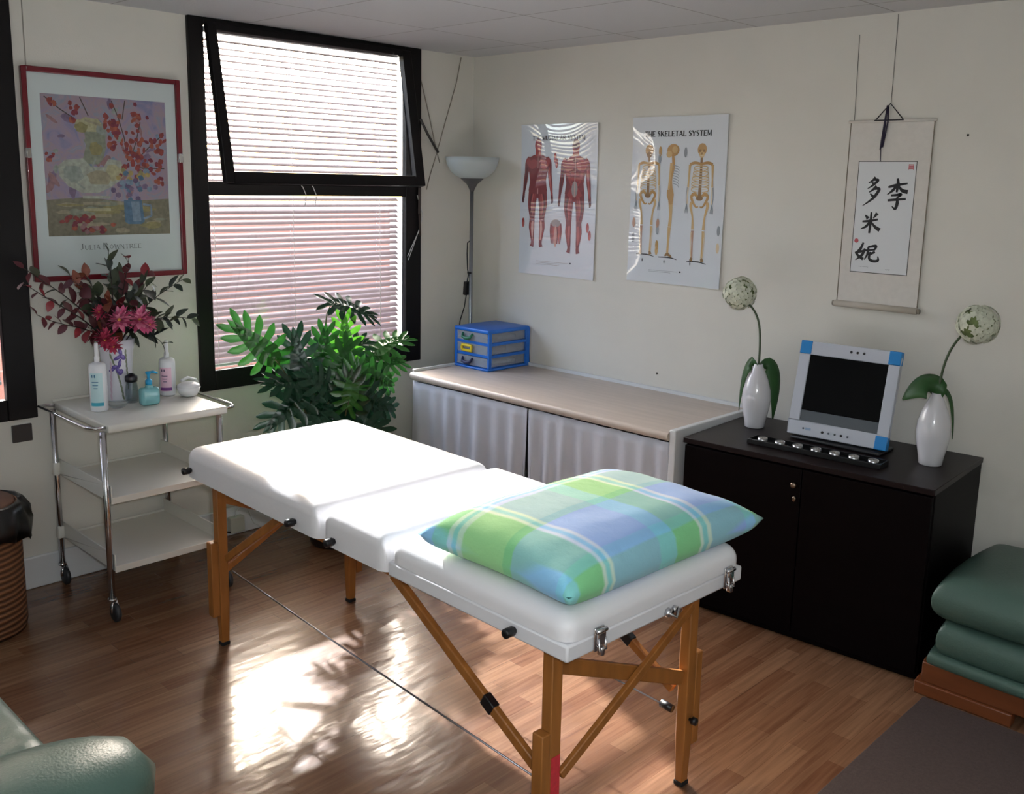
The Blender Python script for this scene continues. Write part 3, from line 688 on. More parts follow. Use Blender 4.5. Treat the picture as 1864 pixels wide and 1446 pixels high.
def branch(tip, lift, mis, nl, L0, start=0.35, back=0.0):
    tip = Vector(tip); p0 = SC_ + Vector((rr.uniform(-.02, .02), rr.uniform(-.02, .02), -0.10))
    p1 = SC_ + Vector((0, (tip.y - SC_.y) * 0.12, 0.10)); p2 = SC_.lerp(tip, 0.6) + Vector((0.01, 0, lift))
    P = bez(p0, p1, p2, tip)
    o = MB().tube(P, [0.0035 - 0.0022 * i / 14 for i in range(15)], 6).build('branch', TWIG, fl)
    b = MB()
    for k in range(nl):
        u = start + (1 - start) * k / max(1, nl - 1); i = min(13, int(u * 14)); q = P[i].lerp(P[i + 1], u * 14 - i) if i < 14 else P[14]
        d = (P[i + 1] - P[i]).normalized(); side = 1 if k % 2 else -1
        dd = d * 0.7 + Vector((rr.uniform(-.6, .6), rr.uniform(-.5, .5), side * 0.7 + rr.uniform(-.3, .3)))
        sz = L0 * (1.45 - 0.65 * u) * rr.uniform(0.8, 1.2)
        leaf(b, q, dd, sz, sz * rr.uniform(0.30, 0.42), rr.choice(mis), rr.uniform(-.9, .9), 0.2, rr.uniform(0, .4))
    b.build('leaves', LEAFM, o)
for tip, lift, mis, nl, L0, st in (
    ((0.20, -2.555, 1.375), 0.02, (0, 1, 0), 14, 0.058, .3), ((0.24, -2.575, 1.325), -0.02, (0, 2, 0), 13, 0.055, .3), ((0.26, -2.54, 1.20), -0.03, (0, 0, 2), 12, 0.050, .35),
    ((0.22, -2.39, 1.335), 0.03, (1, 0, 4), 12, 0.066, .3), ((0.19, -2.325, 1.345), 0.03, (3, 1, 4), 11, 0.066, .3), ((0.20, -2.225, 1.425), 0.02, (1, 3, 1), 14, 0.068, .3), ((0.22, -2.15, 1.40), 0.02, (3, 2, 0), 13, 0.062, .3),
    ((0.20, -2.065, 1.335), 0.03, (2, 1, 0), 13, 0.064, .3), ((0.22, -1.915, 1.30), 0.04, (1, 3, 1), 13, 0.060, .3), ((0.25, -1.90, 1.128), 0.06, (3, 1, 3), 13, 0.062, .35),
    ((0.26, -2.005, 1.13), 0.05, (3, 1), 10, 0.062, .35), ((0.27, -2.045, 1.035), 0.08, (3, 3), 6, 0.075, .6), ((0.30, -2.17, 1.26), 0.03, (3, 1, 0), 12, 0.066, .3), ((0.30, -2.28, 1.24), 0.02, (0, 3, 4), 12, 0.066, .3),
    ((0.12, -2.15, 1.33), 0.02, (1, 3), 12, 0.07, .3), ((0.12, -2.3, 1.27), 0.02, (1, 0), 12, 0.07, .3), ((0.30, -2.33, 1.10), 0.06, (0, 3), 8, 0.06, .45), ((0.29, -2.10, 1.30), 0.03, (3, 0, 1), 11, 0.066, .3)):
    branch(tip, lift, mis, nl, L0, st)
PINK = [mat('petal_pink', 'cc5c86', 0.6, vary=0.15, scale=20, trans=0.15), mat('petal_rose', 'b8405f', 0.6, vary=0.15, scale=20, trans=0.15), mat('stamen', 'd9a94a', 0.7), mat('petal_light', 'e08aa8', 0.6, vary=0.15, scale=20, trans=0.15)]
def blossom(c, r, facing, layers=4, mi=0):
    b = MB(); f = Vector(facing).normalized(); a = Vector((0, 0, 1)); x = f.cross(a).normalized(); y = x.cross(f)
    for ly in range(layers):
        n = 14 - 2 * ly; rad = r * (1.12 - 0.17 * ly)
        for k in range(n):
            an = 2 * PI * k / n + ly * 0.35 + rr.uniform(-.1, .1)
            d = (x * math.cos(an) + y * math.sin(an)) * 1.0 + f * (0.15 + 0.38 * ly)
            leaf(b, Vector(c) + f * (0.004 * ly), d, rad * rr.uniform(.9, 1.1), rad * 0.26, mi if ly % 2 == 0 else (mi + 3 if mi == 0 else mi), rr.uniform(-.5, .5), 0.3, -0.18, 5)
    b.ball(Vector(c) + f * (r * 0.28), r * 0.16, 10, 2)
    b.build('blossom', PINK, fl)
for c, r, f, ly, mi in (((0.27, -2.225, 1.155), 0.055, (0.9, -0.45, 0.1), 4, 0), ((0.285, -2.150, 1.150), 0.058, (0.9, -0.2, 0.25), 5, 0), ((0.27, -2.105, 1.125), 0.036, (0.9, 0.1, 0), 3, 0),
                        ((0.28, -2.292, 1.085), 0.046, (0.8, -0.5, -0.3), 4, 1), ((0.29, -2.265, 1.055), 0.034, (0.9, -0.3, -0.4), 3, 1), ((0.26, -2.30, 1.19), 0.030, (0.8, -0.5, 0.2), 3, 1)):
    blossom(c, r, f, ly, mi)

# ------------------------------------------------------------------ framed print
RED = mat('dark_red_lacquer', '6a1220', 0.25, coat=0.3)
fp = thing('framed_print', (0.015, -2.125, 1.725), 'large floral print in a thin dark red frame on the window wall', 'picture')
fy0, fy1, fz0, fz1, fw_ = -2.455, -1.795, 1.30, 2.15, 0.020
b = MB().box(0.002, 0.026, fy0, fy0 + fw_, fz0, fz1).box(0.002, 0.026, fy1 - fw_, fy1, fz0, fz1).box(0.002, 0.026, fy0 + fw_, fy1 - fw_, fz0, fz0 + fw_).box(0.002, 0.026, fy0 + fw_, fy1 - fw_, fz1 - fw_, fz1)
bevel(b.build('picture_frame', RED, fp), 0.003)
MB().box(0.004, 0.010, fy0 + fw_, fy1 - fw_, fz0 + fw_, fz1 - fw_).build('mount_board', mat('mount_board', 'c3cdcd', 0.7), fp)
for i, (yy) in enumerate((fy0 - 0.0005, fy1 - fw_ + 0.001)):
    bevel(MB().box(0.010, 0.029, yy, yy + fw_ - 0.0005, 1.795, 1.835).build('frame_glint', CHROME, fp), 0.003)  # chrome block standing in for a highlight on the frame
py0, py1, pz0, pz1 = -2.385, -1.862, 1.482, 2.052
PIC = {'ground': picture_mat()}
def mute(c, k=0.30, d=0.80):
    v = [int(c[i:i + 2], 16) / 255 for i in (0, 2, 4)]; g = sum(v) / 3
    return [(a * (1 - k) + g * k) * d for a in v]
def pcol(c): return mat('paint_' + c, mute(c), 0.6, vary=0.2, scale=60)
PL = ['ground', '8f8a6c', 'b3ab86', 'b9c2ae', '9aa58a', 'c9c48e', 'a9a05c', 'b83a34', 'cc5a3a', 'a02a44', '7fa3c4', '4f83ae', '6f5a8e', '8b6f9c', 'd0b25a', '5b4a42', 'b07a80', '9fb0a4']
pm = [PIC['ground']] + [pcol(c) for c in PL[1:]]
b = MB()
def pp(s, t_, off): return Vector((0.0105 + off, py0 + s * (py1 - py0), pz0 + t_ * (pz1 - pz0)))
lay = [0]
def pblob(s, t_, rx, ry, c, ang=0.0, n=14, jit=0.18):
    lay[0] += 1; off = 0.0002 + lay[0] * 0.0000045; v = [pp(s, t_, off)]
    for k in range(n):
        q = 2 * PI * k / n; m_ = 1 + rr.uniform(-jit, jit); px, py_ = rx * m_ * math.cos(q), ry * m_ * math.sin(q)
        v.append(pp(min(.999, max(.001, s + px * math.cos(ang) - py_ * math.sin(ang))), min(.999, max(.001, t_ + px * math.sin(ang) + py_ * math.cos(ang))), off))
    b.add(v, [(0, 1 + k, 1 + (k + 1) % n) for k in range(n)], PL.index(c))
def ppoly(pts, c):
    lay[0] += 1; off = 0.0002 + lay[0] * 0.0000045
    b.add([pp(s, t_, off) for s, t_ in pts], [tuple(range(len(pts)))], PL.index(c))
def pline(pts, wd, c):
    lay[0] += 1; off = 0.0002 + lay[0] * 0.0000045
    for (s0, t0), (s1, t1) in zip(pts, pts[1:]):
        dx, dy = s1 - s0, t1 - t0; l = math.hypot(dx, dy) or 1; nx, ny = -dy / l * wd, dx / l * wd
        b.add([pp(min(.999, max(.001, q)), min(.999, max(.001, r_)), off) for q, r_ in ((s0 + nx, t0 + ny), (s1 + nx, t1 + ny), (s1 - nx, t1 - ny), (s0 - nx, t0 - ny))], [(0, 1, 2, 3)], PL.index(c))
ppoly([(0.001, .001), (.999, .001), (.999, .999), (.001, .999)], 'ground')
ppoly([(0.001, .001), (.999, .001), (.999, .27), (.6, .25), (.3, .28), (.001, .26)], '8f8a6c')
for _ in range(26): pblob(rr.uniform(.05, .95), rr.uniform(.02, .24), rr.uniform(.04, .14), rr.uniform(.008, .025), rr.choice(['b3ab86', '9aa58a', '8f8a6c', 'a9a05c']))
for _ in range(40): pblob(rr.uniform(.03, .97), rr.uniform(.3, .97), rr.uniform(.02, .07), rr.uniform(.01, .035), rr.choice(['8b6f9c', 'b07a80', '7fa3c4', '9fb0a4']), rr.uniform(0, 3))
for pts in ([(.03, .98), (.14, .9), (.28, .82), (.4, .72)], [(.3, .99), (.36, .86)], [(.55, .98), (.6, .86), (.64, .72), (.66, .55)], [(.66, .99), (.63, .85)], [(.78, .84), (.74, .70), (.70, .6)], [(.95, .74), (.85, .66), (.72, .55)], [(.97, .5), (.86, .5), (.72, .5)]): pline(pts, .004, '5b4a42')
# bust and plinth
ppoly([(.10, .50), (.16, .545), (.30, .56), (.36, .50), (.46, .50), (.50, .56), (.60, .55), (.63, .48), (.58, .40), (.50, .35), (.40, .31), (.28, .31), (.17, .36), (.11, .43)], 'b9c2ae')
ppoly([(.30, .56), (.33, .66), (.32, .75), (.40, .79), (.48, .74), (.49, .65), (.46, .56), (.42, .52), (.34, .52)], '9aa58a')
pblob(.36, .80, .11, .055, 'c9c48e'); pblob(.46, .77, .05, .045, '9fb0a4'); pblob(.30, .78, .05, .035, 'a9a05c'); pblob(.43, .68, .05, .07, '9aa58a'); pblob(.40, .63, .05, .05, 'a9a05c')
ppoly([(.335, .70), (.31, .695), (.325, .665), (.335, .64), (.36, .62)], '9aa58a'); pline([(.33, .83), (.46, .80)], .008, 'b3ab86'); pline([(.40, .56), (.37, .50), (.40, .44)], .006, '9fb0a4'); pline([(.16, .50), (.22, .40), (.30, .34)], .007, '9fb0a4'); pline([(.55, .50), (.50, .40)], .007, 'b3ab86'); pblob(.22, .45, .08, .06, '9fb0a4'); pblob(.54, .46, .07, .06, 'c9c48e'); pblob(.42, .42, .1, .05, 'b3ab86')
for k in range(4): ppoly([(.28, .29 - k * .045), (.50, .29 - k * .045), (.50, .27 - k * .045), (.28, .27 - k * .045)], ['b9c2ae', 'b3ab86', 'c9c48e', 'b3ab86'][k])
# red blossom
for cx, cy, sx, sy, n in ((.08, .95, .03, .02, 6), (.25, .88, .03, .035, 9), (.50, .83, .05, .04, 10), (.62, .75, .07, .06, 16), (.72, .66, .07, .06, 18), (.76, .90, .03, .03, 8), (.90, .68, .05, .05, 12), (.58, .68, .05, .04, 12), (.80, .52, .08, .05, 16), (.92, .44, .03, .04, 6), (.06, .57, .03, .02, 4), (.68, .54, .06, .05, 10)):
    for _ in range(n): pblob(cx + rr.gauss(0, sx), cy + rr.gauss(0, sy), rr.uniform(.012, .028), rr.uniform(.010, .022), rr.choice(['b83a34', 'cc5a3a', 'a02a44', 'b83a34']), rr.uniform(0, 3))
for _ in range(14): pblob(.70 + rr.gauss(0, .06), .44 + rr.gauss(0, .025), .022, .018, rr.choice(['d0b25a', 'a9a05c']))
for _ in range(26): pblob(.68 + rr.gauss(0, .075), .35 + rr.gauss(0, .045), .022, .02, rr.choice(['6f5a8e', '8b6f9c', '4f83ae', '7fa3c4']))
ppoly([(.61, .26), (.76, .26), (.78, .10), (.75, .08), (.64, .08), (.61, .10)], '4f83ae'); ppoly([(.67, .25), (.74, .25), (.75, .10), (.68, .10)], '7fa3c4')
pline([(.77, .23), (.84, .22), (.84, .14), (.77, .12)], .008, '7fa3c4')
for _ in range(22): pblob(.22 + rr.gauss(0, .06), .12 + rr.gauss(0, .02), .02, .014, rr.choice(['a02a44', 'b83a34']))
for _ in range(22): pblob(.34 + rr.gauss(0, .06), .045 + rr.gauss(0, .015), .022, .016, rr.choice(['a02a44', 'cc5a3a', 'b07a80']))
b.build('printed_picture', pm, fp)

# ------------------------------------------------------------------ lettering and flat print helpers
GL = {'T': (.8, [((0, 1), (.8, 1), 't'), ((.4, 1), (.4, 0), 'T')]), 'H': (.85, [((.1, 1), (.1, 0), 'T'), ((.75, 1), (.75, 0), 'T'), ((.1, .5), (.75, .5), 't')]),
      'E': (.72, [((.1, 1), (.1, 0), 'T'), ((.1, 1), (.68, 1), 't'), ((.1, .5), (.55, .5), 't'), ((.1, 0), (.7, 0), 't')]),
      'S': (.68, [((.6, .85), (.42, 1), 't'), ((.42, 1), (.18, .95), 't'), ((.18, .95), (.12, .72), 'T'), ((.12, .72), (.55, .38), 'T'), ((.55, .38), (.56, .12), 'T'), ((.56, .12), (.3, 0), 't'), ((.3, 0), (.08, .16), 't')]),
      'K': (.85, [((.1, 1), (.1, 0), 'T'), ((.12, .42), (.7, 1), 't'), ((.3, .58), (.78, 0), 'T')]), 'L': (.7, [((.1, 1), (.1, 0), 'T'), ((.1, 0), (.66, 0), 't'), ((.66, 0), (.66, .2), 't')]),
      'A': (.85, [((.4, 1), (.05, 0), 't'), ((.4, 1), (.78, 0), 'T'), ((.2, .35), (.6, .35), 't')]), 'Y': (.85, [((.05, 1), (.42, .45), 'T'), ((.8, 1), (.42, .45), 't'), ((.42, .45), (.42, 0), 'T')]),
      'M': (1.0, [((.1, 1), (.1, 0), 't'), ((.1, 1), (.5, .1), 'T'), ((.9, 1), (.5, .1), 't'), ((.9, 1), (.9, 0), 'T')]),
      'U': (.82, [((.12, 1), (.12, .25), 'T'), ((.12, .25), (.4, 0), 'T'), ((.4, 0), (.7, .25), 't'), ((.7, .25), (.7, 1), 't')]),
      'C': (.76, [((.68, .8), (.45, 1), 't'), ((.45, 1), (.15, .75), 'T'), ((.15, .75), (.15, .25), 'T'), ((.15, .25), (.45, 0), 't'), ((.45, 0), (.7, .2), 't')]),
      'R': (.82, [((.1, 1), (.1, 0), 'T'), ((.1, 1), (.5, 1), 't'), ((.5, 1), (.64, .76), 'T'), ((.64, .76), (.5, .52), 't'), ((.5, .52), (.1, .52), 't'), ((.36, .52), (.76, 0), 'T')]),
      'J': (.55, [((.4, 1), (.4, .2), 'T'), ((.4, .2), (.2, 0), 't'), ((.2, 0), (.05, .15), 't')]), 'I': (.36, [((.18, 1), (.18, 0), 'T')]),
      'O': (.88, [((.44, 1), (.12, .7), 't'), ((.12, .7), (.12, .3), 'T'), ((.12, .3), (.44, 0), 't'), ((.44, 0), (.76, .3), 't'), ((.76, .3), (.76, .7), 'T'), ((.76, .7), (.44, 1), 't')]),
      'W': (1.1, [((.05, 1), (.3, 0), 'T'), ((.3, 0), (.55, .9), 't'), ((.55, .9), (.8, 0), 'T'), ((.8, 0), (1.05, 1), 't')]), 'N': (.88, [((.1, 1), (.1, 0), 't'), ((.1, 1), (.75, 0), 'T'), ((.75, 1), (.75, 0), 't')])}
def lettering(b, text, P, s0, s1, t0, h, mi, thick=0.2, thin=0.1, caps=None, off=0.0):
    """serif capitals drawn as bars; P maps (s, t, offset) in metres on the sheet to the place"""
    sc = [caps if (caps and not (i == 0 or text[i - 1] == ' ')) else 1.0 for i in range(len(text))]
    tot = sum((0.45 if ch == ' ' else (GL[ch][0] + 0.16)) * k for ch, k in zip(text, sc)); k0 = (s1 - s0) / tot; x = s0
    def bar(a, c, wd, k):
        global _let
        (x0, y0), (x1, y1) = a, c; dx, dy = x1 - x0, y1 - y0; l = math.hypot(dx, dy) or 1; nx, ny = -dy / l * wd / 2, dx / l * wd / 2; ex, ey = dx / l * wd * .2, dy / l * wd * .2
        pts = [(x0 + nx - ex, y0 + ny - ey), (x1 + nx + ex, y1 + ny + ey), (x1 - nx + ex, y1 - ny + ey), (x0 - nx - ex, y0 - ny - ey)]
        b.add([P(q, r_, off) for q, r_ in pts], [(0, 1, 2, 3)], mi)
    for ch, k in zip(text, sc):
        if ch == ' ': x += 0.45 * k0 * k; continue
        wd, st = GL[ch]; kx = k0 * k; ky = h * k
        for a, c, ty in st:
            bar((x + a[0] * kx, t0 + a[1] * ky), (x + c[0] * kx, t0 + c[1] * ky), (thick if ty == 'T' else thin) * ky, k)
            for e in (a, c):
                if ty == 'T' and e[1] in (0, 1): bar((x + (e[0] - .14) * kx, t0 + e[1] * ky), (x + (e[0] + .14) * kx, t0 + e[1] * ky), thin * ky * 0.9, k)
        x += (wd + 0.16) * kx
INK = mat('black_ink', '101014', 0.5)
b = MB(); lettering(b, 'JULIA ROWNTREE', lambda s, t_, o: Vector((0.0112, s, t_)), -2.262, -1.995, 1.424, 0.024, 0, 0.15, 0.08, caps=0.74)
b.build('caption', mat('grey_ink', '6c7372', 0.6), fp)
def stroke(b, pts, wid, P, mi, off, sub=6):
    """brush stroke: smooth centre line with a width at every point"""
    n = len(pts); C = []; Wd = []
    for i in range(n - 1):
        p0 = pts[max(0, i - 1)]; p1 = pts[i]; p2 = pts[i + 1]; p3 = pts[min(n - 1, i + 2)]
        for k in range(sub + (1 if i == n - 2 else 0)):
            u = k / sub
            C.append(tuple(0.5 * (2 * p1[a] + (p2[a] - p0[a]) * u + (2 * p0[a] - 5 * p1[a] + 4 * p2[a] - p3[a]) * u * u + (3 * p1[a] - p0[a] - 3 * p2[a] + p3[a]) * u ** 3) for a in (0, 1)))
            Wd.append(wid[i] + (wid[i + 1] - wid[i]) * u)
    v = []
    for i, (x, y) in enumerate(C):
        a = C[max(0, i - 1)]; c = C[min(len(C) - 1, i + 1)]; dx, dy = c[0] - a[0], c[1] - a[1]; l = math.hypot(dx, dy) or 1
        nx, ny = -dy / l * Wd[i] / 2, dx / l * Wd[i] / 2
        v.append(P(x + nx, y + ny, off)); v.append(P(x - nx, y - ny, off))
    b.add(v, [(2 * i, 2 * i + 1, 2 * i + 3, 2 * i + 2) for i in range(len(C) - 1)], mi)
def disc(b, x, y, rx, ry, P, mi, off, n=16, ang=0.0):
    v = [P(x, y, off)] + [P(x + rx * math.cos(2 * PI * k / n) * math.cos(ang) - ry * math.sin(2 * PI * k / n) * math.sin(ang), y + rx * math.cos(2 * PI * k / n) * math.sin(ang) + ry * math.sin(2 * PI * k / n) * math.cos(ang), off) for k in range(n)]
    b.add(v, [(0, 1 + k, 1 + (k + 1) % n) for k in range(n)], mi)

# ------------------------------------------------------------------ anatomy posters
def laminated(name, color):
    M = mat(name, color, 0.5); t = M.node_tree; p = t.nodes['Principled BSDF']
    p.inputs['Coat Weight'].default_value = 1.0; p.inputs['Coat Roughness'].default_value = 0.02; p.inputs['Coat IOR'].default_value = 1.9
    tc = t.nodes.new('ShaderNodeTexCoord'); n = node(t, 'ShaderNodeTexNoise', Scale=3.2, Detail=0.5); t.links.new(tc.outputs['Object'], n.inputs['Vector'])
    bu = node(t, 'ShaderNodeBump', Strength=0.35, Distance=0.03); t.links.new(n.outputs['Fac'], bu.inputs['Height']); t.links.new(bu.outputs[0], p.inputs['Coat Normal'])
    return M
def poster(name, x0, x1, z0, z1, label):
    t = thing(name, ((x0 + x1) / 2, -0.004, (z0 + z1) / 2), label, 'poster', None)
    wd, ht = x1 - x0, z1 - z0
    def depth(s, q):  # gently buckled sheet, lifting at the corners
        u, v = s / wd, q / ht
        e = (abs(2 * u - 1) ** 3) * (abs(2 * v - 1) ** 3)
        return 0.004 + 0.006 * e + 0.0022 * math.sin(7 * u + 3 * v) * math.sin(5 * v) + 0.0022
    def P(s, q, off): return Vector((x0 + s, -depth(s, q) - off, z0 + q))
    b = MB(); nu, nv = 14, 20; b.grid(lambda u, v: P(u * wd, v * ht, 0), nu, nv); b.grid(lambda u, v: P(u * wd, v * ht, -0.0022), nu, nv)
    rim = list(range(nu + 1)) + [j * (nu + 1) + nu for j in range(1, nv + 1)] + [nv * (nu + 1) + i for i in range(nu - 1, -1, -1)] + [j * (nu + 1) for j in range(nv - 1, 0, -1)]
    k = (nu + 1) * (nv + 1)
    for p, q in zip(rim, rim[1:] + rim[:1]): b.f.append([p, q, q + k, p + k]); b.mi.append(0); b.sm.append(False)
    o = b.build('poster_sheet', laminated('laminated_paper', 'd6dbe0'), t); smooth_angle(o, 40)
    return t, P, wd, ht
def PM(c): return laminated('print_' + c, c)
REDS = ['7c2a2c', '9c3a38', 'b55a52', 'c99a8e', '5c2024', '1a1a20', '9a8f8a']
mu, P, wd, ht = poster('anatomy_poster', 0.395, 0.935, 1.244, 2.049, 'poster of red muscle figures titled the muscular system, nearer the floor lamp')
b = MB()
lettering(b, 'THE MUSCULAR SYSTEM', P, 0.085, 0.455, 0.722, 0.021, 0, 0.26, 0.14, off=0.0012)
b.build('printed_title', PM('1a1a20'), mu); b = MB()
def muscle(cx, y0, hh, back, ox):
    def L(pts): return [(cx + x * hh, y0 + y * hh) for x, y in pts]
    def S(pts, wid, mi, off): stroke(b, L(pts), [q * hh for q in wid], P, mi, off)
    for sg in (-1, 1):
        S([(sg * .055, .52), (sg * .068, .40), (sg * .06, .28), (sg * .064, .19), (sg * .05, .06), (sg * .058, .012)], [.115, .10, .062, .068, .034, .045], 0, .0010)
        S([(sg * .10, .82), (sg * .132, .78), (sg * .145, .69), (sg * .158, .61), (sg * .172, .52), (sg * .178, .46)], [.06, .066, .048, .046, .028, .03], 0, .0010)
        S([(sg * .176, .48), (sg * .182, .44), (sg * .178, .415)], [.026, .026, .012], 4, .0011)
    b.add([P(*q, .0011) for q in L([(-.145, .79), (-.125, .825), (-.05, .855), (.05, .855), (.125, .825), (.145, .79), (.115, .70), (.10, .62), (.115, .53), (.06, .47), (0, .46), (-.06, .47), (-.115, .53), (-.10, .62), (-.115, .70)])], [tuple(range(15))], 0)
    disc(b, cx, y0 + .94 * hh, .042 * hh, .058 * hh, P, 1, .0012); S([(0, .90), (0, .84)], [.06, .075], 1, .0012)
    if back: disc(b, cx, y0 + .955 * hh, .038 * hh, .04 * hh, P, 4, .0014)
    else: disc(b, cx, y0 + .925 * hh, .026 * hh, .03 * hh, P, 2, .0014)
    for sg in (-1, 1):
        disc(b, cx + sg * .065 * hh, y0 + .77 * hh, .058 * hh, .042 * hh, P, 1 if sg < 0 else 2, .0014, ang=-sg * .3)
        disc(b, cx + sg * .120 * hh, y0 + .79 * hh, .028 * hh, .042 * hh, P, 1, .0014, ang=-sg * .5)
        for k in range(4): disc(b, cx + sg * .028 * hh, y0 + (.70 - .045 * k) * hh, .024 * hh, .017 * hh, P, (2, 1, 6, 6)[k] if not back else 1, .0014)
        for k in range(3): S([(sg * (.03 + .022 * k), .50), (sg * (.05 + .02 * k), .40), (sg * (.045 + .012 * k), .30)], [.012, .016, .006], (1, 2, 4)[k], .0014)
        S([(sg * .05, .25), (sg * .055, .18), (sg * .05, .08)], [.02, .03, .008], 2 if back else 3, .0014); S([(sg * .08, .24), (sg * .08, .17), (sg * .06, .09)], [.01, .016, .005], 1, .0015)
        S([(sg * .138, .74), (sg * .150, .65), (sg * .163, .56), (sg * .172, .49)], [.014, .02, .016, .006], 2 if sg > 0 else 4, .0014)
        if back:
            S([(0, .86), (sg * .09, .78), (sg * .05, .62)], [.03, .05, .02], 1, .0015); S([(sg * .02, .56), (sg * .06, .50)], [.06, .07], 1, .0014)
    S([(0, .86), (0, .50)], [.006, .01], 3, .0016)
    if back: disc(b, cx, y0 + .57 * hh, .035 * hh, .07 * hh, P, 6, .0015)
for a in ((0.128, 0.145, 0.585, False, 0), (0.392, 0.125, 0.60, True, 0)):
    b = MB(); muscle(*a); b.build('printed_figure', [PM(c) for c in REDS], mu)
b = MB()
for k in range(7): stroke(b, [(0.232 + .011 * k, 0.285), (0.23 + .012 * k, 0.24), (0.236 + .010 * k, 0.175)], [.012, .013, .006], P, (0, 1, 2, 1, 0, 2, 0)[k], .0012)
disc(b, 0.265, 0.285, .034, .02, P, 6, .0013); disc(b, 0.265, 0.215, .01, .06, P, 3, .0014)
b.build('printed_inset', [PM(c) for c in REDS], mu)
for x, y in ((0.027, 0.28), (0.505, 0.23), (0.49, 0.27), (0.262, 0.60), (0.25, 0.63)): b = MB(); disc(b, x, y, .010, .026, P, 1, .0012); disc(b, x, y - .01, .006, .014, P, 2, .0014); b.build('printed_inset', [PM(c) for c in REDS], mu)
b = MB()
for k in range(3): stroke(b, [(.13, .075 - .008 * k), (.30 + .06 * (k == 0), .075 - .008 * k)], [.0018, .0018], P, 6, .0012)
disc(b, .375, .076, .007, .004, P, 5, .0012)
b.build('printed_caption', [PM(c) for c in REDS], mu)

sk, P, wd, ht = poster('anatomy_poster', 1.156, 1.6965, 1.2666, 2.065, 'poster of yellowish bone figures titled the skeletal system, between muscle poster and scroll')
b = MB()
lettering(b, 'THE SKELETAL SYSTEM', P, 0.075, 0.455, 0.706, 0.023, 0, 0.28, 0.15, off=0.0012)
b.build('printed_title', PM('14141a'), sk); b = MB()
BONES = ['b78f55', 'c9a872', 'd9c6a4', '8d6c44', 'b0866e', '14141a', '8f979c']
def skeleton(cx, y0, hh, view):
    def S(pts, wid, mi, off): stroke(b, [(cx + x * hh, y0 + y * hh) for x, y in pts], [q * hh for q in wid], P, mi, off)
    if view != 'side':
        disc(b, cx, y0 + .945 * hh, .045 * hh, .052 * hh, P, 0, .0012); disc(b, cx, y0 + .905 * hh, .026 * hh, .030 * hh, P, 1 if view == 'front' else 3, .0013)
        if view == 'front':
            for sg in (-1, 1): disc(b, cx + sg * .018 * hh, y0 + .935 * hh, .011 * hh, .012 * hh, P, 3, .0015)
            disc(b, cx, y0 + .912 * hh, .006 * hh, .010 * hh, P, 3, .0015); S([(-.018, .892), (.018, .892)], [.006, .006], 2, .0015)
        S([(0, .88), (0, .70), (0, .52)], [.022, .026, .034], 3, .0012)
        for sg in (-1, 1):
            S([(0, .825), (sg * .065, .835), (sg * .112, .82)], [.020, .024, .026], 0, .0014)
            for k in range(9): S([(0, .81 - .022 * k), (sg * (.055 + .004 * min(k, 5)), .805 - .022 * k), (sg * (.065 + .003 * min(k, 5)), .785 - .023 * k), (sg * .022, .765 - .022 * k)], [.007, .008, .008, .005], 2 if k % 2 else 1, .0013)
            S([(sg * .112, .82), (sg * .117, .70), (sg * .120, .635)], [.026, .014, .020], 1, .0012)
            S([(sg * .120, .635), (sg * .122, .55), (sg * .124, .49)], [.018, .010, .012], 2, .0012); S([(sg * .128, .63), (sg * .136, .55), (sg * .132, .49)], [.01, .007, .008], 6, .0013)
            for k in range(4): S([(sg * .128, .49), (sg * (.116 + .008 * k), .44), (sg * (.114 + .009 * k), .41)], [.010, .006, .003], 6, .0012)
            S([(sg * .012, .54), (sg * .05, .575), (sg * .082, .55), (sg * .06, .50), (sg * .03, .465), (sg * .008, .47)], [.02, .03, .026, .022, .014, .01], 0, .0013)
            S([(sg * .075, .505), (sg * .085, .47), (sg * .062, .38), (sg * .055, .275)], [.03, .026, .017, .028], 1, .0012)
            S([(sg * .055, .265), (sg * .052, .16), (sg * .05, .035)], [.028, .014, .018], 4 if sg < 0 else 1, .0012); S([(sg * .068, .25), (sg * .068, .15), (sg * .06, .04)], [.010, .007, .010], 2, .0013)
            S([(sg * .05, .035), (sg * .058, .005)], [.022, .034], 3, .0013)
        S([(-.03, .53), (0, .55), (.03, .53)], [.02, .03, .02], 3, .0014)
    else:
        disc(b, cx + .012 * hh, y0 + .94 * hh, .064 * hh, .054 * hh, P, 0, .0012); disc(b, cx - .028 * hh, y0 + .905 * hh, .03 * hh, .03 * hh, P, 1, .0013); disc(b, cx + .03 * hh, y0 + .945 * hh, .03 * hh, .03 * hh, P, 1, .0014)
        S([(.012, .89), (.02, .80), (-.005, .68), (.012, .56)], [.024, .032, .036, .04], 0, .0012); S([(0, .83), (-.012, .70), (-.02, .60)], [.03, .018, .02], 1, .0013)
        for k in range(8): S([(.02, .81 - .022 * k), (.07, .80 - .023 * k), (.085, .785 - .024 * k)], [.006, .006, .004], 6, .0012)
        S([(-.005, .60), (.0, .55), (.012, .47)], [.06, .075, .03], 0, .0014); S([(.005, .50), (.012, .38), (.006, .275)], [.05, .03, .036], 1, .0012)
        S([(.004, .27), (0, .15), (-.004, .03)], [.034, .022, .022], 1, .0012); S([(-.03, .015), (0, .03), (.045, .006)], [.012, .03, .012], 3, .0013)
    S([(-.10, .0), (.02, .002), (.10, -.012)], [.006, .012, .004], 5, .0011)
for a in ((0.105, 0.135, 0.535, 'back'), (0.238, 0.128, 0.545, 'side'), (0.405, 0.118, 0.555, 'front')):
    b = MB(); skeleton(*a); b.build('printed_figure', [PM(c) for c in BONES], sk)
b = MB()
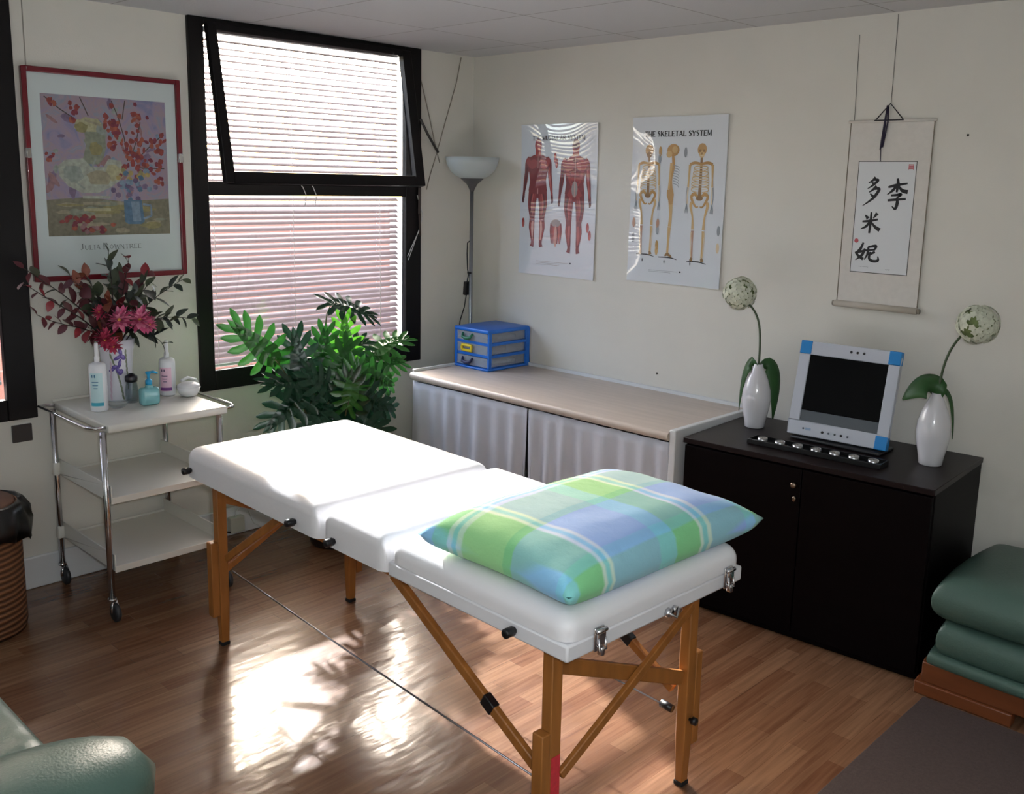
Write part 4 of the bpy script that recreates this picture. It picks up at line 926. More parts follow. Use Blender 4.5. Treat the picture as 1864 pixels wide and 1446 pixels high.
for x, y, c in ((.170, .635, 0), (.168, .60, 6), (.315, .63, 6), (.172, .29, 4), (.172, .26, 6), (.172, .185, 0), (.172, .16, 1), (.028, .29, 4), (.028, .215, 6), (.52, .27, 6), (.52, .19, 2)): b = MB(); disc(b, x, y, .009, .024, P, c, .0012); b.build('printed_inset', [PM(c) for c in BONES], sk)
for x in (.09, .22, .37): b = MB(); disc(b, x, .108, .003, .009, P, 5, .0012); b.build('printed_numeral', [PM(c) for c in BONES], sk)
b = MB()
for k in range(2): stroke(b, [(.13, .062 - .007 * k), (.30 - .04 * k, .062 - .007 * k)], [.0018, .0018], P, 6, .0012)
disc(b, .315, .063, .006, .004, P, 5, .0012)
b.build('printed_caption', [PM(c) for c in BONES], sk)

# ------------------------------------------------------------------ calligraphy scroll
SILK = mat('scroll_silk', 'd0ccc5', 0.8, vary=0.03, scale=40, bump=0.1, bscale=300)
PAPER = mat('rice_paper', 'd5d8da', 0.85)
GOLD = mat('scroll_edge', '6f6656', 0.6)
sx0, sx1, sz0, sz1 = 2.277, 2.622, 1.245, 2.014
scr = thing('hanging_scroll', (2.45, -0.008, 1.63), 'pale hanging scroll with four black brush characters above the monitor', 'scroll')
bevel(MB().box(sx0, sx1, -0.0065, -0.0035, sz0 + 0.02, sz1 - 0.004).build('scroll_cloth', SILK, scr), 0.0005)
b = MB()
for x in (sx0, sx1 - 0.004): b.box(x, x + 0.004, -0.0072, -0.0064, sz0 + 0.02, sz1)
b.build('cloth_edge', GOLD, scr)
MB().cyl((sx0 - 0.006, -0.009, sz1), (sx1 + 0.006, -0.009, sz1), 0.006, 12).build('top_rod', SILK, scr)
b = MB().cyl((sx0 - 0.004, -0.014, sz0 + 0.018), (sx1 + 0.002, -0.014, sz0 + 0.018), 0.0135, 18); b.build('roller', mat('scroll_roller', 'b9b1a4', 0.7), scr)
for x in (sx0 - 0.012, sx1 + 0.002): MB().cyl((x, -0.014, sz0 + 0.018), (x + 0.010, -0.014, sz0 + 0.018), 0.011, 14).build('roller_cap', mat('roller_cap', '8b8478', 0.6), scr)
qx0, qx1, qz0, qz1 = 2.326, 2.567, 1.400, 1.856
MB().box(qx0, qx1, -0.0072, -0.0066, qz0, qz1).build('paper', PAPER, scr)
b = MB()
for x0_, x1_, z0_, z1_ in ((qx0, qx0 + .0025, qz0, qz1), (qx1 - .0025, qx1, qz0, qz1), (qx0, qx1, qz0, qz0 + .003), (qx0, qx1, qz1 - .003, qz1)): b.box(x0_, x1_, -0.0078, -0.0070, z0_, z1_)
b.build('paper_border', mat('border_line', '4c4a44', 0.7), scr)
QW, QH = qx1 - qx0, qz1 - qz0
def QP(s, t_, off): return Vector((qx0 + s, -0.0076 - off, qz1 - t_))
def char(strokes, bx, by, bw, bh):
    b = MB()
    for k, (pts, wid) in enumerate(strokes):
        stroke(b, [((bx + x * bw), (by + y * bh)) for x, y in pts], [q * bw * 1.45 for q in wid], QP, 0, 0.0002 + 0.00004 * k, 6)
    b.build('brush_character', INK, scr)
LI = [([(.06, .30), (.40, .24), (.94, .17)], [.06, .10, .05]), ([(.47, .02), (.50, .20), (.47, .46)], [.06, .11, .06]), ([(.45, .24), (.28, .40), (.03, .54)], [.08, .09, .02]), ([(.52, .24), (.72, .40), (.98, .44)], [.04, .11, .13]),
      ([(.22, .56), (.50, .54), (.68, .52), (.50, .64)], [.06, .08, .10, .04]), ([(.50, .62), (.54, .80), (.46, .98), (.30, .90)], [.06, .11, .09, .02]), ([(.08, .72), (.45, .69), (.92, .66)], [.07, .08, .07])]
DUO = [([(.70, .01), (.52, .12), (.28, .20)], [.12, .09, .03]), ([(.52, .11), (.86, .10), (.60, .26), (.24, .40)], [.05, .12, .10, .02]), ([(.46, .17), (.62, .23)], [.04, .12]),
       ([(.80, .30), (.56, .44), (.34, .52)], [.12, .09, .03]), ([(.58, .42), (.97, .40), (.66, .70), (.02, .98)], [.05, .14, .12, .02]), ([(.44, .56), (.64, .66)], [.04, .13])]
MI = [([(.20, .16), (.36, .32)], [.03, .14]), ([(.80, .06), (.62, .30)], [.13, .03]), ([(.08, .46), (.45, .42), (.86, .34)], [.06, .09, .06]), ([(.50, .02), (.50, .50), (.47, .98)], [.06, .10, .07]), ([(.46, .46), (.28, .68), (.02, .80)], [.08, .09, .02]), ([(.53, .46), (.74, .68), (.99, .82)], [.04, .10, .14])]
NI = [([(.34, .02), (.24, .34), (.10, .62), (.38, .88)], [.05, .08, .07, .08]), ([(.42, .32), (.32, .66), (.06, .94)], [.06, .08, .02]), ([(.02, .58), (.28, .48), (.52, .40)], [.06, .07, .05]),
      ([(.54, .24), (.86, .16), (.80, .38)], [.05, .08, .05]), ([(.56, .40), (.82, .36)], [.05, .05]), ([(.56, .24), (.54, .60), (.42, .90)], [.06, .07, .02]), ([(.84, .46), (.68, .58), (.60, .62)], [.07, .06, .03]), ([(.66, .48), (.62, .80), (.76, .94), (.98, .90), (.97, .68)], [.06, .07, .08, .08, .02])]
char(LI, .128, .066, .088, .126); char(DUO, .030, .064, .068, .120); char(MI, .030, .204, .084, .090); char(NI, .014, .330, .104, .080)
b = MB()
for k in range(4): b.add([QP(.210 + .0045 * (k % 2) * 0, .013 + .005 * k, .0003), QP(.227, .013 + .005 * k, .0003), QP(.227, .0165 + .005 * k, .0003), QP(.210, .0165 + .005 * k, .0003)], [(0, 1, 2, 3)], 0)
b.add([QP(.2085, .012, .0002), QP(.2105, .012, .0002), QP(.2105, .034, .0002), QP(.2085, .034, .0002)], [(0, 1, 2, 3)], 0); b.add([QP(.2265, .012, .0002), QP(.2285, .012, .0002), QP(.2285, .034, .0002), QP(.2265, .034, .0002)], [(0, 1, 2, 3)], 0)
SEAL = mat('seal_red', 'b5545c', 0.6); b.build('red_seal', SEAL, scr)
b = MB(); disc(b, .018, .325, .009, .009, QP, 0, .0003); b.build('red_seal', SEAL, scr)

b = MB()
for k in range(9): stroke(b, [(.034 + .005 * k, .430 + .001 * (k % 3)), (.038 + .005 * k, .431 - .001 * (k % 2))], [.0012, .0012], QP, 0, .0003)
b.build('signature', mat('grey_ink', '6c7372', 0.6), scr)
b = MB()
for k in range(4): stroke(b, [(.150 + .005 * k, .437 + .0015 * (k % 2)), (.155 + .005 * k, .435)], [.0014, .0014], QP, 0, .0003)
b.build('signature', mat('grey_ink', '6c7372', 0.6), scr)
b = MB().tube([(2.380, -0.010, 2.014), (2.438, -0.008, 2.082), (2.500, -0.010, 2.014)], 0.0025, 6).tube([(2.380, -0.013, 2.016), (2.500, -0.013, 2.016)], 0.003, 6); b.build('hanging_cord', mat('black_cord', '15131a', 0.7), scr)
b = MB().tube([(2.428, -0.012, 2.075), (2.424, -0.014, 2.00), (2.418, -0.013, 1.93), (2.414, -0.013, 1.90)], [0.003, 0.005, 0.005, 0.003], 8).tube([(2.432, -0.012, 2.07), (2.436, -0.014, 2.01), (2.422, -0.013, 1.91)], 0.0035, 8).tube([(2.416, -0.012, 1.90), (2.418, -0.011, 1.853)], 0.0018, 6)
b.build('tassel', mat('violet_ribbon', '221a33', 0.7), scr)
MB().tube([(2.438, -0.003, 2.08), (2.436, -0.002, 2.425)], 0.0012, 5).build('thread', mat('grey_thread', '5e5c56', 0.7), scr)
MB().tube([(2.290, -0.003, 2.02), (2.282, -0.002, 2.36)], 0.0012, 5).build('thread', mat('grey_thread', '5e5c56', 0.7), scr)
for (x, z), lb in (((2.749, 1.953), 'small dark nail in the wall to the right of the scroll'), ((1.366, 0.815), 'small dark nail in the wall low above the worktop')):
    tag(MB().lathe([(0.0025, 0), (0.0025, 0.006), (0.005, 0.0065), (0.004, 0.009), (0, 0.0095)], T=lambda p, x=x, z=z: Vector((x + p.x, -p.z, z + p.y)), n=10).build('nail', mat('nail_dark', '3a3632', 0.5, 0.6), None, (x, 0, z)), lb, 'nail')

# ------------------------------------------------------------------ floor lamp in the corner
LC = Vector((0.165, -0.16, 0))
lp = thing('floor_lamp', LC, 'grey metal uplighter floor lamp with white bowl shade in the corner', 'lamp')
SILVER = mat('brushed_silver', '8a8f94', 0.35, 0.9)
MB().lathe([(0.060, 0), (0.060, 0.012), (0.052, 0.020), (0.016, 0.028), (0, 0.028)], LC, 28).build('base', SILVER, lp)
MB().cyl(LC + Vector((0, 0, 0.02)), LC + Vector((0, 0, 1.70)), 0.0105, 14).build('pole', SILVER, lp)
MB().lathe([(0.011, 1.685), (0.016, 1.70), (0.030, 1.725), (0.060, 1.752), (0.066, 1.757), (0, 1.757)], LC, 32).build('shade_holder', mat('dark_silver', '6a6a6a', 0.4, 0.7), lp)
bw_ = [(0.064, 1.757), (0.092, 1.770), (0.122, 1.797), (0.142, 1.835), (0.150, 1.872), (0.147, 1.872), (0.138, 1.836), (0.118, 1.800), (0.088, 1.774), (0, 1.760)]
MB().lathe(bw_, LC, 48).build('lamp_shade', mat('frosted_glass', 'dfe6e6', 0.35, trans=0.45), lp)
b = MB().tube([LC + Vector(q) for q in ((-0.002, -0.012, 1.41), (-0.016, -0.014, 1.40), (-0.018, -0.014, 1.34), (-0.014, -0.013, 1.25), (-0.006, -0.012, 1.22), (-0.014, -0.012, 1.20), (-0.022, -0.01, 1.17))], 0.0032, 8)
b.tube([LC + Vector(q) for q in ((-0.026, -0.008, 1.11), (-0.05, -0.002, 1.03), (-0.085, 0.0, 0.95), (-0.10, 0.0, 0.80), (-0.12, 0, 0.3))], 0.0032, 8)
b.tube([LC + Vector(q) for q in ((-0.012, -0.012, 1.232), (0.012, -0.012, 1.232))], 0.006, 8)
co_ = b.build('cord', BLACKPLASTIC, lp)
MB().beam(LC + Vector((-0.020, -0.012, 1.18)), LC + Vector((-0.030, -0.008, 1.105)), 0.020, 0.030, (0, 1, 0)).build('switch', BLACKPLASTIC, co_)

# ------------------------------------------------------------------ blue drawer box on the worktop
BX0, BX1, BY0, BY1, BZ = 0.222, 0.495, -0.330, -0.012, CZ
BLUE = mat('blue_plastic', '1668c8', 0.35)
CLEARP = cloudy_mat('clear_plastic', 'b4bcc8', 0.38)
db = thing('drawer_unit', ((BX0 + BX1) / 2, (BY0 + BY1) / 2, BZ), 'small blue plastic unit of three clear drawers at the corner end of the worktop', 'drawers')
BH = 0.225
b = MB(); bd = 0.020
b.rbox(BX0, BX1, BY0 - 0.006, BY1, BZ + BH - 0.022, BZ + BH, 0.008, 3)
b.rbox(BX0 - 0.006, BX1 + 0.004, BY0 - 0.012, BY1, BZ, BZ + 0.014, 0.006, 2)
for z in (0.078, 0.144): b.box(BX0 + 0.004, BX1 - 0.002, BY0 + 0.004, BY1, BZ + z - 0.008, BZ + z + 0.008)
for x0_, x1_ in ((BX0, BX0 + bd), (BX1 - 0.012, BX1)):
    b.box(x0_, x1_, BY0, BY0 + 0.022, BZ, BZ + BH - 0.01); b.box(x0_, x1_, BY1 - 0.03, BY1, BZ, BZ + BH - 0.01)
b.box(BX0, BX1, BY1 - 0.004, BY1, BZ, BZ + BH - 0.01)
bevel(b.build('casing', BLUE, db), 0.002)
HB = [mat('handle_green', '1d6b4c', 0.4), mat('handle_yellow', 'e0c41e', 0.4), mat('handle_navy', '1a1f48', 0.4)]
for i, z in enumerate((0.153, 0.087, 0.018)):
    x0_, x1_, y0_, y1_, z0_, z1_ = BX0 + bd + 0.002, BX1 - 0.014, BY0 + 0.001, BY1 - 0.03, BZ + z, BZ + z + 0.050
    b = MB().box(x0_, x1_, y0_, y0_ + 0.003, z0_, z1_).box(x0_, x0_ + 0.003, y0_ + 0.003, y1_, z0_, z1_).box(x1_ - 0.003, x1_, y0_ + 0.003, y1_, z0_, z1_).box(x0_, x1_, y1_, y1_ + 0.003, z0_, z1_).box(x0_ + 0.003, x1_ - 0.003, y0_ + 0.003, y1_, z0_, z0_ + 0.003)
    d = b.build('drawer', CLEARP, db)
    hx, hz = x0_ + 0.085, z0_ + 0.026
    if i == 1:
        MB().tube([(hx - 0.036, y0_ - 0.010, hz - 0.014), (hx + 0.036, y0_ - 0.010, hz - 0.014), (hx + 0.038, y0_ - 0.011, hz), (hx + 0.036, y0_ - 0.010, hz + 0.014), (hx - 0.036, y0_ - 0.010, hz + 0.014), (hx - 0.038, y0_ - 0.011, hz), (hx - 0.036, y0_ - 0.010, hz - 0.014)], 0.0075, 10).build('handle', HB[i], d)
    else:
        MB().tube([(hx - 0.040, y0_ - 0.002, hz + 0.014), (hx - 0.030, y0_ - 0.014, hz - 0.006), (hx, y0_ - 0.016, hz - 0.014), (hx + 0.030, y0_ - 0.014, hz - 0.006), (hx + 0.040, y0_ - 0.002, hz + 0.014)], [0.005, 0.009, 0.010, 0.009, 0.005], 10).build('handle', HB[i], d)
    cols = (('3a3f35', '5c2a28', '2e4a3a'), ('4b4143', '7a5560', '2b2b2e'), ('b9c0c4', '8fa0a8', 'cfd6d8'))[i]
    names = (('scissors_pouch', 'dark green pouch in the top drawer of the blue unit'), ('tape_roll', 'dark roll of tape in the middle drawer of the blue unit'), ('packet', 'pale flat packet in the bottom drawer of the blue unit'))[i]
    yy = (y0_ + y1_) / 2 + 0.03
    if i == 1:
        o = MB().lathe([(0.022, -0.014), (0.036, -0.014), (0.036, 0.014), (0.022, 0.014), (0.022, -0.014)], (0.40, yy, z0_ + 0.0175), 24).build(names[0], mat('stuff_' + cols[0], cols[0], 0.6), None, (0.40, yy, z0_ + 0.0035))
    else:
        o = MB().rbox(0.33, 0.465, yy - 0.08, yy + 0.07, z0_ + 0.0035, z0_ + 0.030, 0.012, 3).build(names[0], mat('stuff_' + cols[0], cols[0], 0.6, vary=0.3, scale=40), None, (0.40, yy, z0_ + 0.0035))
    tag(o, names[1], names[0].split('_')[0])

# ------------------------------------------------------------------ vases with ball flowers on the dark cabinet
VASEP = [(0.040, 0), (0.043, 0.004), (0.046, 0.03), (0.058, 0.09), (0.062, 0.125), (0.058, 0.165), (0.045, 0.21), (0.028, 0.25), (0.019, 0.270), (0.0185, 0.276), (0.0155, 0.276), (0.024, 0.25), (0.04, 0.21), (0.052, 0.165), (0.056, 0.125), (0.04, 0.02), (0, 0.012)]
GREENL = mat('silk_leaf_green', '2f5a2c', 0.5, vary=0.25, scale=14, trans=0.2)
STEM = mat('stem_green', '3a4a30', 0.55)
FLORET = mat('floret_cream', 'dfe2cf', 0.7, vary=0.15, scale=60, trans=0.2); FCORE = mat('floret_core', '6d7a4c', 0.8, vary=0.3, scale=50)
def wide_leaf(b, P, wd, n):
    """long strap of a leaf following the points P, arched across its width"""
    v = []; m_ = len(P)
    for i, p in enumerate(P):
        d = (P[min(i + 1, m_ - 1)] - P[max(i - 1, 0)]).normalized(); x = d.cross(Vector(n)).normalized(); nn = x.cross(d)
        u = i / (m_ - 1); ww = wd * math.sin(PI * min(0.99, 0.06 + 0.94 * u)) ** 0.7
        for k in (-2, -1, 0, 1, 2): v.append(p + x * (ww * k / 2) - nn * (abs(k) * ww * 0.10))
    b.add(v, [(5 * i + k, 5 * i + k + 1, 5 * i + k + 6, 5 * i + k + 5) for i in range(m_ - 1) for k in range(4)], 0, True)
def ball_flower(base, stem_pts, bloom_c, R, leaves, label):
    t = thing('ball_flower', base, label, 'flower', 'ball flowers in white vases')
    del t['group']
    P = []
    pts = [Vector(q) for q in stem_pts]
    P = bez(*pts, n=18)
    MB().tube(P, 0.0045, 10).build('stem', STEM, t)
    b = MB(); C = Vector(bloom_c); b.ball(C, R * 0.84, 20, 1)
    n = 170; ga = PI * (3 - 5 ** 0.5)
    for k in range(n):
        z = 1 - 2 * (k + .5) / n; q = math.sqrt(1 - z * z); d = Vector((q * math.cos(ga * k), q * math.sin(ga * k), z))
        if rr.random() < 0.13: continue
        a = d.cross(Vector((0.3, 0.2, 1))).normalized(); c2 = d.cross(a); o_ = C + d * (R * rr.uniform(0.86, 1.0)); ph = rr.uniform(0, 6)
        for p in range(5):
            an = ph + 2 * PI * p / 5; e = (a * math.cos(an) + c2 * math.sin(an)); s_ = d.cross(e); L = R * 0.20
            b.add([o_ - d * 0.002, o_ + e * L * .55 + s_ * L * .40 + d * .002, o_ + e * L + d * .001, o_ + e * L * .55 - s_ * L * .40 + d * .002], [(0, 1, 2, 3)], 0, True)
    b.build('bloom', [FLORET, FCORE], t)
    for lp_, wd, n_ in leaves:
        b = MB(); wide_leaf(b, bez(*[Vector(q) for q in lp_], n=12), wd, n_)
        o = b.build('leaf', GREENL, t); md = o.modifiers.new('leaf thickness', 'SOLIDIFY'); md.thickness = 0.0012
    return t
V1 = Vector((2.073, -0.262, DH)); V2 = Vector((2.826, -0.265, DH))
GLAZE = mat('white_glaze', 'cfcfd4', 0.12, coat=0.6)
for c, lb in ((V1, 'white bottle-shaped vase on the dark cabinet, left of the monitor'), (V2, 'white bottle-shaped vase on the dark cabinet, right of the monitor')):
    tag(MB().lathe(VASEP, c, 40).build('vase', GLAZE, None, c), lb, 'vase')
T1 = V1 + Vector((0, 0, 0.276)); T2 = V2 + Vector((0, 0, 0.276))
ball_flower(T1, [T1 + Vector((0, 0, -0.2)), T1 + Vector((0.0, 0, 0.12)), T1 + Vector((0.02, 0, 0.20)), T1 + Vector((-0.082, 0.0, 0.262))], T1 + Vector((-0.112, 0.0, 0.293)), 0.072,
            [([T1 + Vector((0, -0.004, -0.02)), T1 + Vector((-0.03, -0.03, 0.035)), T1 + Vector((-0.075, -0.02, -0.02)), T1 + Vector((-0.082, 0.0, -0.22))], 0.034, (-0.7, -0.7, 0)),
             ([T1 + Vector((0.004, 0.012, -0.02)), T1 + Vector((0.03, 0.05, 0.03)), T1 + Vector((0.075, 0.055, -0.03)), T1 + Vector((0.058, 0.05, -0.24))], 0.036, (0.8, -0.3, 0))],
            'cream ball flower on a curved stem in the vase left of the monitor')
ball_flower(T2, [T2 + Vector((0, 0, -0.2)), T2 + Vector((0.0, 0, 0.10)), T2 + Vector((0.01, 0, 0.16)), T2 + Vector((0.085, 0.0, 0.25))], T2 + Vector((0.118, 0.0, 0.272)), 0.074,
            [([T2 + Vector((0.004, -0.004, -0.015)), T2 + Vector((0.0, -0.03, 0.055)), T2 + Vector((-0.05, -0.05, 0.05)), T2 + Vector((-0.105, -0.055, -0.035))], 0.060, (-0.2, -0.8, 0.75)),
             ([T2 + Vector((0.004, 0.010, -0.01)), T2 + Vector((0.03, 0.03, 0.04)), T2 + Vector((0.06, 0.03, -0.03)), T2 + Vector((0.066, 0.02, -0.17))], 0.014, (1, -0.1, 0))],
            'cream ball flower on a curved stem in the vase right of the monitor')

# ------------------------------------------------------------------ flat monitor leaning back on its stand
MO = Vector((2.462, -0.31, DH)); MA = 0.067
mw, mh, tilt = 0.408, 0.388, math.radians(13)
cm_, sm_ = math.cos(MA), math.sin(MA)
def mn(x, y, z):
    """x across, y depth behind the face, z up the face"""
    yy = z * math.sin(tilt) + y * math.cos(tilt); zz = z * math.cos(tilt) - y * math.sin(tilt)
    return MO + Vector((x * cm_ - yy * sm_, x * sm_ + yy * cm_, 0.022 + zz))
def MT(p): return mn(p.x, p.y, p.z)
mo = thing('monitor', MO, 'silver flat monitor with blue corners and dark screen on the dark cabinet', 'monitor')
SILV = mat('silver_plastic', 'b9bec8', 0.35)
b = MB(); hw = mw / 2; bz, bs, btp = 0.088, 0.044, 0.052
b.box(-hw, hw, 0, 0.03, 0, 0.058, T=MT); b.box(-hw, hw, 0, 0.03, mh - btp, mh, T=MT); b.box(-hw, -hw + bs, 0, 0.03, 0.058, mh - btp, T=MT); b.box(hw - bs, hw, 0, 0.03, 0.058, mh - btp, T=MT)
bevel(b.build('bezel', SILV, mo), 0.003)
MB().box(-hw + bs, hw - bs, 0.006, 0.012, 0.104, mh - btp, T=MT).build('screen', mat('dark_screen', '040507', 0.25, spec=0.15), mo)
bevel(MB().box(-hw + bs, hw - bs, 0.003, 0.012, 0.058, 0.104, T=MT).build('speaker_strip', mat('grey_strip', '4f565c', 0.4), mo), 0.001)
bevel(MB().box(-hw + 0.006, hw - 0.006, 0.03, 0.044, 0.006, mh - 0.006, T=MT).build('back_shell', BLACKPLASTIC, mo), 0.004)
CAPB = mat('corner_blue', '1d7fc4', 0.4)
for x0_, z0_ in ((-hw - 0.001, mh - 0.053), (hw - 0.047, mh - 0.053), (hw - 0.047, -0.001)):
    bevel(MB().box(x0_, x0_ + 0.048, -0.003, 0.028, z0_, z0_ + 0.054, T=MT).build('corner_cap', CAPB, mo), 0.003)
for k in range(3): MB().cyl(mn(-0.028 + 0.026 * k + 0.035, -0.0015, mh - 0.024), mn(-0.028 + 0.026 * k + 0.035, 0.004, mh - 0.024), 0.0052, 12).build('hole', BLACKPLASTIC, mo)
for k in range(5): MB().cyl(mn(-0.075 + 0.026 * k + 0.02, -0.003, 0.026), mn(-0.075 + 0.026 * k + 0.02, 0.004, 0.026), 0.004 if k in (1, 2, 4) else 0.0052, 12).build('button', mat('button_grey', '4a5058', 0.4) if k in (1, 2, 4) else BLACKPLASTIC, mo)
b = MB(); b.box(-0.128, -0.105, -0.0008, 0.002, 0.024, 0.034, T=MT); b.build('logo_plate', mat('logo_blue', '8fa3bf', 0.4), mo)
MB().cyl(mn(-0.137, -0.0012, 0.029), mn(-0.137, 0.002, 0.029), 0.004, 10).build('logo_dot', mat('logo_dark', '333a4a', 0.4), mo)
b = MB(); sp = [mn(-0.13, 0.05, 0.02), mn(0.13, 0.05, 0.02)]
b.beam(mn(-0.06, 0.04, 0.10), MO + Vector((-0.05, 0.10, 0.012)), 0.02, 0.05, (1, 0, 0)); b.beam(mn(0.06, 0.04, 0.10), MO + Vector((0.05, 0.105, 0.012)), 0.02, 0.05, (1, 0, 0))
b.rbox(MO.x - 0.19, MO.x + 0.19, MO.y - 0.012, MO.y + 0.13, DH + 0.0006, DH + 0.014, 0.006, 2)
b.build('stand', mat('stand_dark', '26282b', 0.4), mo)

# ------------------------------------------------------------------ candle tray
TO = Vector((2.462, -0.468, DH)); 
def tq(x, y, z): return TO + Vector((x * cm_ - y * sm_, x * sm_ + y * cm_, z))
TRB = mat('tray_black', '07080a', 0.35)
L2 = 0.268
b = MB(); b.box(-L2, L2, -0.043, 0.043, 0.0, 0.006, T=lambda p: tq(p.x, p.y, p.z))
for y0_, y1_ in ((-0.043, -0.037), (0.037, 0.043)): b.box(-L2, L2, y0_, y1_, 0.006, 0.020, T=lambda p: tq(p.x, p.y, p.z))
for x0_, x1_ in ((-L2, -L2 + .006), (L2 - .006, L2)): b.box(x0_, x1_, -0.037, 0.037, 0.006, 0.020, T=lambda p: tq(p.x, p.y, p.z))
tray = bevel(b.build('candle_tray', TRB, None, TO), 0.0015); tag(tray, 'long narrow black tray of tea lights in front of the monitor', 'tray')
WAX = mat('candle_wax', 'dcdcd8', 0.5, trans=0.15); TIN = mat('tin_cup', 'c4c6c8', 0.3, 1.0)
order = ['leftmost tea light of the row in the black candle tray', 'second tea light from the left in the black candle tray', 'third tea light from the left in the black candle tray', 'middle tea light of the row in the black candle tray', 'third tea light from the right in the black candle tray', 'second tea light from the right in the black candle tray', 'rightmost tea light of the row in the black candle tray']
proto = None
for k in range(7):
    c = tq(-0.225 + 0.075 * k, 0.004, 0.0062)
    if proto is None:
        proto = thing('tea_light', c, order[0], 'candle', 'tea lights in the tray')
        cup = MB().lathe([(0.019, 0), (0.0195, 0.001), (0.0195, 0.016), (0.0188, 0.016), (0.0185, 0.002), (0, 0.002)], c, 28).build('tin_cup', TIN, proto)
        wx = MB().lathe([(0.0184, 0.002), (0.0184, 0.0125), (0.006, 0.0122), (0, 0.0125)], c, 28).build('wax', WAX, proto)
        wk = MB().tube([c + Vector((0, 0, 0.012)), c + Vector((0.001, 0, 0.0175))], 0.0008, 6).build('wick', mat('wick', '2a2622', 0.8), proto)
    else:
        r = proto.copy(); COL.objects.link(r); r.location = c; r['label'] = order[k]
        for ch in (cup, wx, wk): q = ch.copy(); COL.objects.link(q); q.parent = r

# ------------------------------------------------------------------ leafy plant between window and table
PLC = Vector((0.42, -1.28, 0))
pt = thing('potted_plant', PLC, 'large split-leaf philodendron in a dark pot under the window', 'plant')
POT = mat('pot_dark', '2c2a28', 0.5)
MB().lathe([(0.12, 0), (0.125, 0.01), (0.165, 0.30), (0.175, 0.32), (0.165, 0.32), (0.15, 0.28), (0, 0.28)], PLC, 32).build('pot', POT, pt)
MB().lathe([(0.152, 0.275), (0.10, 0.29), (0, 0.295)], PLC, 24).build('soil', mat('soil', '2a1f18', 0.95, bump=0.6, bscale=60), pt)
PHD = [mat('philo_dark', '0f3420', 0.28, vary=0.2, scale=25, trans=0.08), mat('philo_green', '235a1f', 0.3, vary=0.2, scale=25, trans=0.16), mat('philo_bright', '4c8f26', 0.35, vary=0.15, scale=25, trans=0.25)]
PST = mat('philo_stalk', '4a4a2c', 0.5)
def philo(tip, root, L, facing, mi, updir, lobes=7, wd=0.84):
    """split leaf: midrib with long narrow lobes on both sides, on a curved stalk"""
    L = L * 1.12; tip = Vector(tip); u = Vector(updir).normalized(); n = Vector(facing); n = (n - u * n.dot(u)).normalized(); x = u.cross(n)
    base = tip - u * (L * 0.45)
    b = MB()
    def P(s, q, lift=0.0): return base + u * (q * L) + x * (s * L) + n * (lift * L)
    def bend(s, q): return -0.30 * s * s - 0.22 * q * q
    def strip(pts, wids):
        v = []
        for i, (p, ww) in enumerate(zip(pts, wids)):
            a = pts[max(0, i - 1)]; c = pts[min(len(pts) - 1, i + 1)]; dx, dy = c[0] - a[0], c[1] - a[1]; l = math.hypot(dx, dy) or 1; nx, ny = -dy / l, dx / l
            for k in (-1, 0, 1):
                s, q = p[0] + nx * ww * k, p[1] + ny * ww * k; v.append(P(s, q, bend(s, q) - (0.018 if k == 0 else 0)))
        m_ = len(pts); b.add(v, [(3 * i + k, 3 * i + k + 1, 3 * i + k + 4, 3 * i + k + 3) for i in range(m_ - 1) for k in (0, 1)], 0, True)
    strip([(0, -0.04), (0, .2), (0, .5), (0, .78), (0, .95), (0, 1.06)], [.10, .20, .15, .085, .055, .006])
    for sg in (-1, 1):
        for k in range(lobes):
            f = k / (lobes - 1); q0 = 0.02 + 0.78 * f; ang = math.radians(-58 + 118 * f); ll = wd * (0.46 + 0.14 * math.sin(PI * (0.25 + 0.6 * f))) * (1 - 0.25 * f)
            dx, dy = math.cos(ang) * sg, math.sin(ang)
            cv = 0.07 * sg
            pts = [(0, q0), (dx * ll * .35, q0 + dy * ll * .33), (dx * ll * .7, q0 + dy * ll * .68 + .01), (dx * ll, q0 + dy * ll + .045)]
            w_ = 0.056 + 0.014 * math.sin(PI * f)
            strip(pts[:1] + pts[1:3] + [((pts[2][0] + pts[3][0]) / 2, (pts[2][1] + pts[3][1]) / 2 + .004), pts[3]], [w_ * 1.1, w_ * 0.85, w_ * 1.0, w_ * 0.78, .010])
    o = b.build('leaf', PHD[mi], pt)
    rootp = PLC + Vector(root)
    P_ = bez(rootp, rootp + Vector((0, 0, 0.25)), base - u * 0.10 - n * 0.03, base + u * 0.02, n=12)
    MB().tube(P_, [0.006 - 0.003 * i / 12 for i in range(13)], 7).build('stalk', PST, o)
FC = Vector((0.85, -0.5, 0.25))
